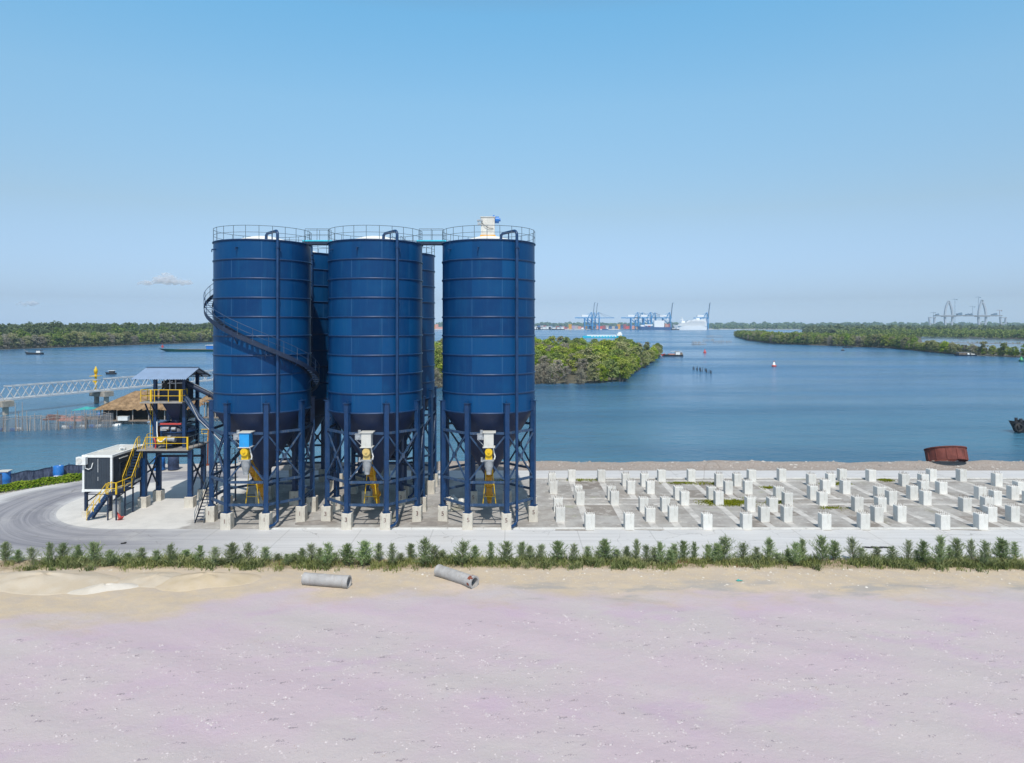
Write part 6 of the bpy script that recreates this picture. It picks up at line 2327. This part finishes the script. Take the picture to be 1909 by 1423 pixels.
for i, lab in enumerate(('stained concrete jetty pier at the left edge', 'stained concrete jetty pier under the yellow beacon', 'concrete jetty pier hidden behind the loading tower', 'last concrete jetty pier behind the left silo')):
    c = JA + JD * (i * 23.2 + .1)
    t = thing('jetty_pier', lab, 'pier', (c.x, c.y, WATER), group='piers of the truss jetty')
    m = MB()
    m.box((c.x, c.y, .35), (5.4, 2.4, 1.25), rz=math.atan2(JN.y, JN.x))
    m.build('pile_cap', M['jetty_stone'], t)
    for s in (-1.7, 1.7):
        q = c + JN * s
        MB().tube((q.x, q.y, WATER - 1), (q.x, q.y, -.27), .55, n=14).build('pile', M['jetty_stone'], t)
c = JA + JD * 23.3 + JN * -2.0
bc = thing('beacon_post', 'yellow navigation post standing on the jetty pier', 'beacon', (c.x, c.y, 1.0))
MB().tube((c.x, c.y, .97), (c.x, c.y, 5.2), .26, n=12).build('post', M['yellow'], bc)
MB().box((c.x, c.y, 4.6), (2.0, 2.0, .12)).box((c.x - .4, c.y, 3.4), (.7, .7, .7)).build('platform', M['yellow'], bc)
MB().lathe([(0, 0), (.4, 0), (.44, .9), (.2, 1.3), (.12, 1.7), (0, 1.75)], 12, (c.x, c.y, 5.2), split=False).build('lantern', M['yellow'], bc)

# ================================================================ fish farm on the left
k = NT('thin_fishing_net')
nz = k.noise(k.coord(), 1.2, 4, .6)
d_ = k.n('BsdfDiffuse', {'Color': (.26, .26, .27, 1)})
t_ = k.n('BsdfTransparent')
mx = k.n('MixShader', {0: k.m('ADD', .26, k.m('MULTIPLY', nz, .4)), 1: t_.outputs[0], 2: d_.outputs[0]})
k.t.links.new(mx.outputs[0], k.out.inputs['Surface'])
M['net'] = k.mat
fa, fb = Vector((-97, 123.0, WATER)), Vector((-74.5, 130.0, WATER))
ff = thing('fishing_fence', 'fence of pale stakes hung with fine net in the water at left', 'fence', fa)
n = 44
pts_ = []
for i in range(n):
    f = i / (n - 1)
    p = fa.lerp(fb, f) + Vector((rnd.uniform(-.2, .2), rnd.uniform(-.9, .9), 0))
    h = rnd.choice((2.7, 3.0, 3.2, 3.6, 2.8)) + (2.2 if i in (9, 14, 17) else 0)
    le = Vector((rnd.uniform(-.25, .25), rnd.uniform(-.2, .2), 0))
    MB().tube(p - Vector((0, 0, 1)), p + le + Vector((0, 0, h)), rnd.uniform(.05, .11), .04, n=6).build('stake', M['stake'] if i % 4 else M['wood'], ff)
    pts_.append(p)
m = MB()
vs, fs = [], []
for i in range(60):
    p = fa.lerp(fb, i / 59) + Vector((0, .3 * math.sin(i * 1.3), 0))
    vs += [p + Vector((0, 0, -.1)), p + Vector((0, 0, 1.3)), p + Vector((0, 0, 2.6 + .12 * math.sin(i * .9)))]
for i in range(59): fs += [(i * 3, i * 3 + 3, i * 3 + 4, i * 3 + 1), (i * 3 + 1, i * 3 + 4, i * 3 + 5, i * 3 + 2)]
m.add(vs, fs)
m.build('net', M['net'], ff)
m = MB()
for z in (2.65, 2.2): m.path([p + Vector((0, 0, z + .1 * math.sin(i))) for i, p in enumerate(pts_)], .035, 5)
m.build('cross_pole', M['stake'], ff)
for i in range(16):
    p = fa.lerp(fb, rnd.random()) + Vector((rnd.uniform(-.5, .5), rnd.uniform(.6, 2.4), 0))
    o = MB().tube((p.x - .5, p.y, WATER + .12), (p.x + .5, p.y, WATER + .12), .33, n=10)
    col_ = rnd.choice(('drum_blue', 'white', 'white'))
    tag(o.build('net_float', M[col_]), ('blue' if col_ == 'drum_blue' else 'white') + ' float bobbing behind the net of the fishing fence', 'float', 'floats behind the fishing fence')


def hut(label, x0, x1, y0, y1, ze, zr, hip):
    t = thing('thatched_hut', label, 'hut', ((x0 + x1) / 2, (y0 + y1) / 2, WATER))
    ym = (y0 + y1) / 2
    nx, ny = 64, 9
    m = MB()
    r = random.Random(int(x0 * 10))
    # layered thatch: each slope is a rough grid
    def slope(a, b_, c, d):
        vs, fs = [], []
        a, b_, c, d = (Vector(v) for v in (a, b_, c, d))
        for j in range(ny + 1):
            for i in range(nx + 1):
                u, v = i / nx, j / ny
                p = a.lerp(b_, u).lerp(d.lerp(c, u), v)
                p += Vector((0, 0, r.uniform(-.10, .10) - (.12 * r.random() if j == 0 else 0)))
                if j == 0: p += (a - d).normalized() * r.uniform(0, .35)
                vs.append(p)
        for j in range(ny):
            for i in range(nx):
                q = j * (nx + 1) + i
                fs.append((q, q + 1, q + nx + 2, q + nx + 1))
        m.add(vs, fs)
    A, B, C_, D_ = (x0, y0, ze), (x1, y0, ze), (x1, y1, ze), (x0, y1, ze)
    E, F_ = (x0 + hip, ym, zr), (x1 - hip, ym, zr)
    slope(A, B, F_, E)
    slope(C_, D_, E, F_)
    slope(D_, A, E, E)
    slope(B, C_, F_, F_)
    rng = np.random.default_rng(int(-x0))
    m.build('thatch_roof', M['thatch'], t)
    for x in np.linspace(x0 + 1.0, x1 - 1.0, 6):
        for y in (y0 + .8, y1 - .8): MB().tube((x, y, WATER - .5), (x, y, ze + .4), .11, n=7).build('post', M['stake'], t)
    MB().block(x0 + .6, x1 - .6, y0 + .4, y1 - .4, -1.45, -1.25).build('floor', M['wood'], t)
    m = MB().block(x0 + 1.2, x0 + 3.4, y0 + 1.2, y1 - 1.2, -1.24, ze + .3).block(x0 + 3.4, x1 - 1.2, ym, y1 - 1.3, -1.24, ze + .3)
    m.build('wall', M['hull_dark'], t)
    return t


hut('long brown thatched hut on stilts in the water behind the tower', -80.2, -62.8, 133.5, 143, 0.95, 4.0, 5.6)
hut('small thatched roof shelter in the water just left of the left silo', -62.2, -56.6, 138, 143, 1.9, 3.6, 1.6)
for (x, y, s, mt, lab) in ((-74.6, 134.0, (1.9, .9, .75), 'white', 'white chest on the floor edge of the thatched hut'), ):
    o = MB().box((x, y, -1.24 + s[2] / 2), s)
    o.box((x, y, -1.24 + s[2] + .03), (s[0] + .1, s[1] + .1, .06))
    tag(o.build('storage_chest', M[mt]), lab, 'chest')
m = MB().beam((-84, 134.5, -1.0), (-79, 135, -1.0), 2.2, .2).beam((-84, 137, -1.0), (-79, 137, -1.0), 1.2, .2)
for x in (-83.6, -81.5, -79.4):
    for y in (133.7, 137.4): m.tube((x, y, WATER - 1), (x, y, -.9), .09, n=6)
tag(m.build('raft_deck', M['wood']), 'low plank raft between fishing fence and thatched hut', 'raft')
o = thing('tarp_shelter', 'small shelter under a teal tarpaulin on the raft by the hut', 'shelter', (-83, 136, -.9))
m = MB()
m.add([(-85.5, 135, .5), (-81.5, 135, .75), (-81.2, 138, .6), (-85.2, 138, .4), (-83.3, 136.5, 1.15)], [(0, 1, 4), (1, 2, 4), (2, 3, 4), (3, 0, 4)])
m.build('tarpaulin', M['teal'], o)
m = MB()
for x, y in ((-85.3, 135.1), (-81.7, 135.1), (-81.4, 137.8), (-85, 137.8)): m.tube((x, y, -2.3), (x, y, .55), .05, n=6)
m.build('pole', M['stake'], o)
for (x, y, l, lab, mt) in ((-84.0, 133.0, 4.2, 'faded orange fish crates heaped on the raft by the hut', 'BOX5'), (-88.2, 134.4, 3.0, 'dark red crates heaped at the left end of the raft', 'rust')):
    m = MB()
    for i in range(7): m.box((x + rnd.uniform(-l / 2, l / 2), y + rnd.uniform(-.4, .4), -.7 + .25 * (i % 2)), (.8, .6, .4), rz=rnd.uniform(-.4, .4))
    m.block(x - l / 2 - .3, x + l / 2 + .3, y - .7, y + .7, -1.2, -.9)
    tag(m.build('fish_crates', BOXCOL[5] if mt == 'BOX5' else M[mt]), lab, 'crates')
for i in range(5):
    x, y = -80.6 + .8 * i, 136.2 + .3 * (i % 2)
    o = MB().lathe([(0, 0), (.3, 0), (.31, .9), (0, .92)], 14, (x, y, -.9), split=False)
    tag(o.build('plastic_drum', M['drum_blue']), 'small blue drum in the row on the raft beside the hut', 'drum', 'drums on the raft')


# ================================================================ boats and buoys
def boat(name, label, cat, px, py, length_px, bow, hull_m, parts, hgt=1.2, beam=.24, group=None, z_extra=0):
    p = ground(px, py, WATER)
    L = length_px * p.y / FOC
    t = thing(name, label, cat, p, group=group)
    hull(MB(), p.x - L / 2, p.x + L / 2, p.y, L * beam, WATER - .25, WATER + hgt, bow, .2, .12, 12).build('hull', hull_m, t)
    for (nm, mt, a0, a1, z0, z1, wf) in parts:
        MB().block(p.x + L * a0, p.x + L * a1, p.y - L * beam * wf / 2, p.y + L * beam * wf / 2, WATER + z0, WATER + z1).build(nm, mt, t)
    return t, p, L


b_, p, L = boat('fishing_boat', 'small grey fishing boat with a white cabin out on the left water', 'boat', 63, 661, 34, -1, M['hull_dark'],
                [('cabin', M['white'], .18, .40, 1.0, 2.6, .7), ('canopy', M['black'], .14, .46, 2.65, 2.8, .9)], 1.1)
MB().tube((p.x - L * .25, p.y, WATER + .8), (p.x - L * .55, p.y, WATER + 3.2), .07, n=6).tube((p.x + L * .34, p.y, WATER + 2.8), (p.x + L * .36, p.y, WATER + 4.4), .05, n=6).build('outrigger_pole', M['stake'], b_)
b_, p, L = boat('cargo_barge', 'long dark green barge with a blue wheelhouse heading left towards the bank', 'barge', 361, 655.5, 132, -1, M['hull_green'],
                [('cargo_deck', M['deck_brown'], -.22, .34, 1.1, 1.75, .9), ('wheelhouse', M['drum_blue'], .20, .34, 1.76, 4.4, .7), ('cabin_roof', M['white'], .19, .35, 4.42, 4.7, .8)], 1.5, .16)
MB().tube((p.x - L * .44, p.y, WATER + 2.0), (p.x - L * .44, p.y, WATER + 5.6), .12, n=8).box((p.x - L * .44, p.y, WATER + 3.6), (1.6, .3, 1.3)).build('bow_mast', M['red'], b_)
b_, p, L = boat('motor_boat', 'small dark motor boat with a white wake beyond the jetty', 'boat', 206, 698, 20, -1, M['hull_dark'],
                [('cabin', M['hull_dark'], -.05, .35, .5, 1.3, .8), ('canopy', M['white'], -.15, .45, 1.35, 1.45, 1.0)], .6, .34)
# wake of foam
k = NT('wake_foam')
nz = k.noise(k.coord(), .9, 4, .7)
d_ = k.n('BsdfDiffuse', {'Color': (.62, .68, .72, 1)})
t_ = k.n('BsdfTransparent')
mx = k.n('MixShader', {0: k.m('MULTIPLY', k.ramp(nz, .38, .62), .65), 1: t_.outputs[0], 2: d_.outputs[0]})
k.t.links.new(mx.outputs[0], k.out.inputs['Surface'])
wk_ = [ground(a, b2, WATER + .03) for a, b2 in ((212, 699), (245, 692), (290, 684), (340, 679), (400, 673), (470, 668))]
m = MB()
vs = []
for i, q in enumerate(wk_):
    ww = .25 + .25 * i
    vs += [q + Vector((0, -ww, 0)), q + Vector((0, ww, 0))]
m.add(vs, [(2 * i, 2 * i + 2, 2 * i + 3, 2 * i + 1) for i in range(len(wk_) - 1)])
tag(m.build('boat_wake', k.mat), 'thin white wake trailing behind the motor boat', kind='stuff')
b_, p, L = boat('fishing_boat', 'fishing boat with a red bow and white cabin moored off the wooded point', 'boat', 1252, 664.5, 42, -1, M['hull_dark'],
                [('cabin', M['white'], .16, .36, 1.0, 2.9, .7), ('awning', M['grey_box'], -.05, .44, 3.0, 3.12, .9), ('cargo', BOXCOL[5], -.15, .12, .9, 1.6, .7), ('stern_cabin', M['wood'], .37, .47, 1.0, 2.3, .7)], 1.0)
MB().beam((p.x - L * .46, p.y - .4, WATER + .7), (p.x - L * .30, p.y - .9, WATER + 1.4), .25, .8).build('red_bow_panel', M['red'], b_)
MB().tube((p.x + L * .3, p.y, WATER + 3), (p.x + L * .3, p.y, WATER + 4.6), .06, n=6).build('mast', M['stake'], b_)
b_, p, L = boat('house_boat', 'dark houseboat with a pale awning moored under the right bank trees', 'boat', 1798, 663.5, 42, -1, M['hull_dark'],
                [('cabin', M['wood'], -.30, .02, .6, 2.0, .8), ('awning', M['pipe'], -.32, .22, 2.1, 2.22, 1.0), ('stern_box', M['white'], .24, .40, .6, 1.2, .7)], .8, .26)
MB().lathe([(0, 0), (.8, .1), (.6, 1.0), (0, 1.3)], 12, (p.x + L * .1, p.y - 1.4, WATER + .5), split=False).build('white_tarp', M['white'], b_)
boat('skiff', 'low dark skiff near the middle of the right bank', 'boat', 1580, 648.8, 20, -1, M['hull_dark'], [('seat', M['wood'], -.1, .1, .5, .7, .8)], .5, .2, 'skiffs')
boat('skiff', 'tiny dark skiff just left of the low skiff by the right bank', 'boat', 1571, 654, 7, -1, M['hull_dark'], [('person_shelter', M['wood'], -.1, .2, .4, 1.2, .6)], .5, .3, 'skiffs')
b_, p, L = boat('dumb_barge', 'black barge with a tyre fender entering at the right edge', 'barge', 1935, 806, 110, -1, M['hull_dark'],
                [('deck_coaming', M['hull_dark'], -.30, .45, 1.5, 2.1, .7)], 1.5, .3)
m = MB()
for i in range(20):
    a = 2 * PI * i / 20
fen = MB()
fen.path([(p.x - L * .43 + .15 * math.cos(a), p.y - .9 + .0, WATER + .95) if False else (p.x - L * .445, p.y - .6 + .62 * math.cos(a) - .5, WATER + 1.05 + .62 * math.sin(a)) for a in [2 * PI * i / 20 for i in range(20)]], .22, 8, closed=True)
fen.path([(p.x - L * .43 + .62 * math.cos(a), p.y - 1.55, WATER + 1.0 + .62 * math.sin(a)) for a in [2 * PI * i / 20 for i in range(20)]], .22, 8, closed=True)
fen.build('tyre_fender', M['black'], b_)
for dy in (-.6, .6): MB().tube((p.x - L * .33, p.y + dy, WATER + 1.4), (p.x - L * .33, p.y + dy, WATER + 2.5), .25, n=10).build('bollard', M['hull_dark'], b_)


def buoy(label, px, py, h, mat, top):
    p = ground(px, py, WATER)
    t = thing('channel_buoy', label, 'buoy', p, group='channel buoys')
    MB().lathe([(0, -.3), (h * .42, -.2), (h * .45, .25 * h), (h * .2, .32 * h), (0, .33 * h)], 16, (p.x, p.y, WATER), split=False).build('float_body', mat, t)
    MB().lathe([(h * .3, .3 * h), (h * .12, .85 * h), (0, .87 * h)], 8, (p.x, p.y, WATER), split=False).build('tower_cage', top, t)
    MB().tube((p.x, p.y, WATER + .85 * h), (p.x, p.y, WATER + 1.1 * h), h * .07, n=8).build('lamp', mat, t)


buoy('red and white channel buoy in the open water near the photo centre right', 1443, 683.5, 2.4, M['red'], M['white'])
buoy('small distant red channel buoy right of the moored fishing boat', 1314, 658, 2.4, M['red'], M['red'])
buoy('green channel buoy at the right edge below the bank trees', 1904, 674, 2.8, M['hull_green'], paint('buoy_green', (.05, .35, .14), .5))
proto = None
for i in range(22):
    f = i / 21
    p = ground(1292 + 34 * f + rnd.uniform(-2, 2), 689 + 7 * f + rnd.uniform(-1.5, 1.5), WATER)
    if proto is None:
        proto = MB().tube((0, 0, -1), (.15, .05, 1.5), .13, .09, n=6).build('mooring_stake', M['hull_dark'])
        o = proto
        o.location = p
        tag(o, 'dark stake leaning out of the water in the small cluster off the wooded point', 'stake', 'stakes standing in the river')
    else:
        o = copy_thing(proto, p, rnd.uniform(0, 6.28), (1, 1, rnd.uniform(.5, 1.2)), proto['label'], proto['group'], 'stake')
for j, (x0, x1, py, lab) in enumerate(((1290, 1306, 642.5, 'small raft hut of grey poles nearest the wooded point'), (1310, 1332, 637, 'grey fish weir of poles right of the small raft hut'), (1330, 1364, 640, 'long thin fish weir of poles off the right bank tip'),
                                       (1318, 1330, 629, 'small pale raft hut farthest out in mid river'))):
    a, b2 = ground(x0, py, WATER), ground(x1, py - 1.0, WATER)
    t = thing('fish_weir', lab, 'fish weir', a, group='fish weirs in mid river')
    n = max(5, int((x1 - x0) / 1.6))
    for i in range(n):
        q = a.lerp(b2, i / (n - 1)) + Vector((0, rnd.uniform(-3, 3), 0))
        MB().tube(q - Vector((0, 0, 1)), q + Vector((rnd.uniform(-.2, .2), 0, rnd.uniform(1.5, 4.2))), .16, n=5).build('pole', M['stake'], t)
    m = MB().beam(a + Vector((0, 0, 1.6)), b2 + Vector((0, 0, 1.6)), .15)
    if j in (0, 3): m.block(a.x, b2.x, a.y - 2, a.y + 2, WATER + .3, WATER + .6).block(a.x + 1, b2.x - 1, a.y - 1.8, a.y + 1.8, WATER + 2.2, WATER + 2.4)
    m.build('cross_pole', M['stake'], t)

# ================================================================ clouds and haze
k = NT('cloud_vapour')
co = k.coord()
nz = k.noise(co, .006, 5, .62)
lw = k.n('LayerWeight', {'Blend': .5}).outputs['Facing']
fac = k.ramp(lw, .95, .1)
d_ = k.n('BsdfDiffuse', {'Color': (.95, .94, .95, 1)})
tl = k.n('BsdfTranslucent', {'Color': (.95, .94, .95, 1)})
mx0 = k.n('MixShader', {0: .4, 1: d_.outputs[0], 2: tl.outputs[0]})
t_ = k.n('BsdfTransparent')
mx = k.n('MixShader', {0: k.m('MULTIPLY', fac, .15), 1: t_.outputs[0], 2: mx0.outputs[0]})
k.t.links.new(mx.outputs[0], k.out.inputs['Surface'])
M['cloud'] = k.mat


def cloud(label, puffs, yd, n, seed):
    """hundreds of faint overlapping puffs that add up to a soft edge"""
    m = MB()
    mp = yd / FOC
    r = random.Random(seed)
    wts = [p[2] * p[3] for p in puffs]
    n1, n2 = 6, 10
    for _ in range(n):
        px, py, rx, rz = r.choices(puffs, wts)[0]
        a, q = r.uniform(0, 2 * PI), math.sqrt(r.random())
        x, z = px + rx * q * math.cos(a), py - abs(rz * q * math.sin(a)) + 1.5 * r.random()
        s = r.uniform(2.2, 5.0) * (1.15 - .5 * q)
        c = at(x, z, yd + r.uniform(-1, 1) * rx * .6 * mp)
        vs = [(c.x + math.cos(t) * math.cos(b) * s * 1.25 * mp, c.y + math.cos(t) * math.sin(b) * s * mp, c.z + math.sin(t) * s * .8 * mp)
              for t in [-PI / 2 + PI * i / n1 for i in range(n1 + 1)] for b in [2 * PI * k / n2 for k in range(n2)]]
        m.add(vs, [(i * n2 + k, i * n2 + (k + 1) % n2, (i + 1) * n2 + (k + 1) % n2, (i + 1) * n2 + k) for i in range(n1) for k in range(n2)], True)
    return tag(m.build('cloud', M['cloud']), label, 'cloud', 'clouds')


cloud('small white flat bottomed cloud left of the silos', [(308, 527, 20, 19), (296, 527, 13, 14), (322, 527, 12, 14), (340, 529, 20, 9), (272, 529, 16, 6), (312, 529, 46, 6)], 8800, 330, 3)
cloud('faint thin cloud low at the left edge of the sky', [(50, 568, 20, 7), (60, 568, 12, 7)], 8800, 38, 4)

m = MB().block(-6700, 6700, -450, 6500, -4.2, 190)
k = NT('haze_air')
v = k.n('VolumePrincipled', {'Color': (.66, .84, 1.0, 1), 'Density': 0.000095, 'Anisotropy': 0.1})
k.t.links.new(v.outputs[0], k.out.inputs['Volume'])
hz = m.build('haze', k.mat)
tag(hz, kind='stuff')
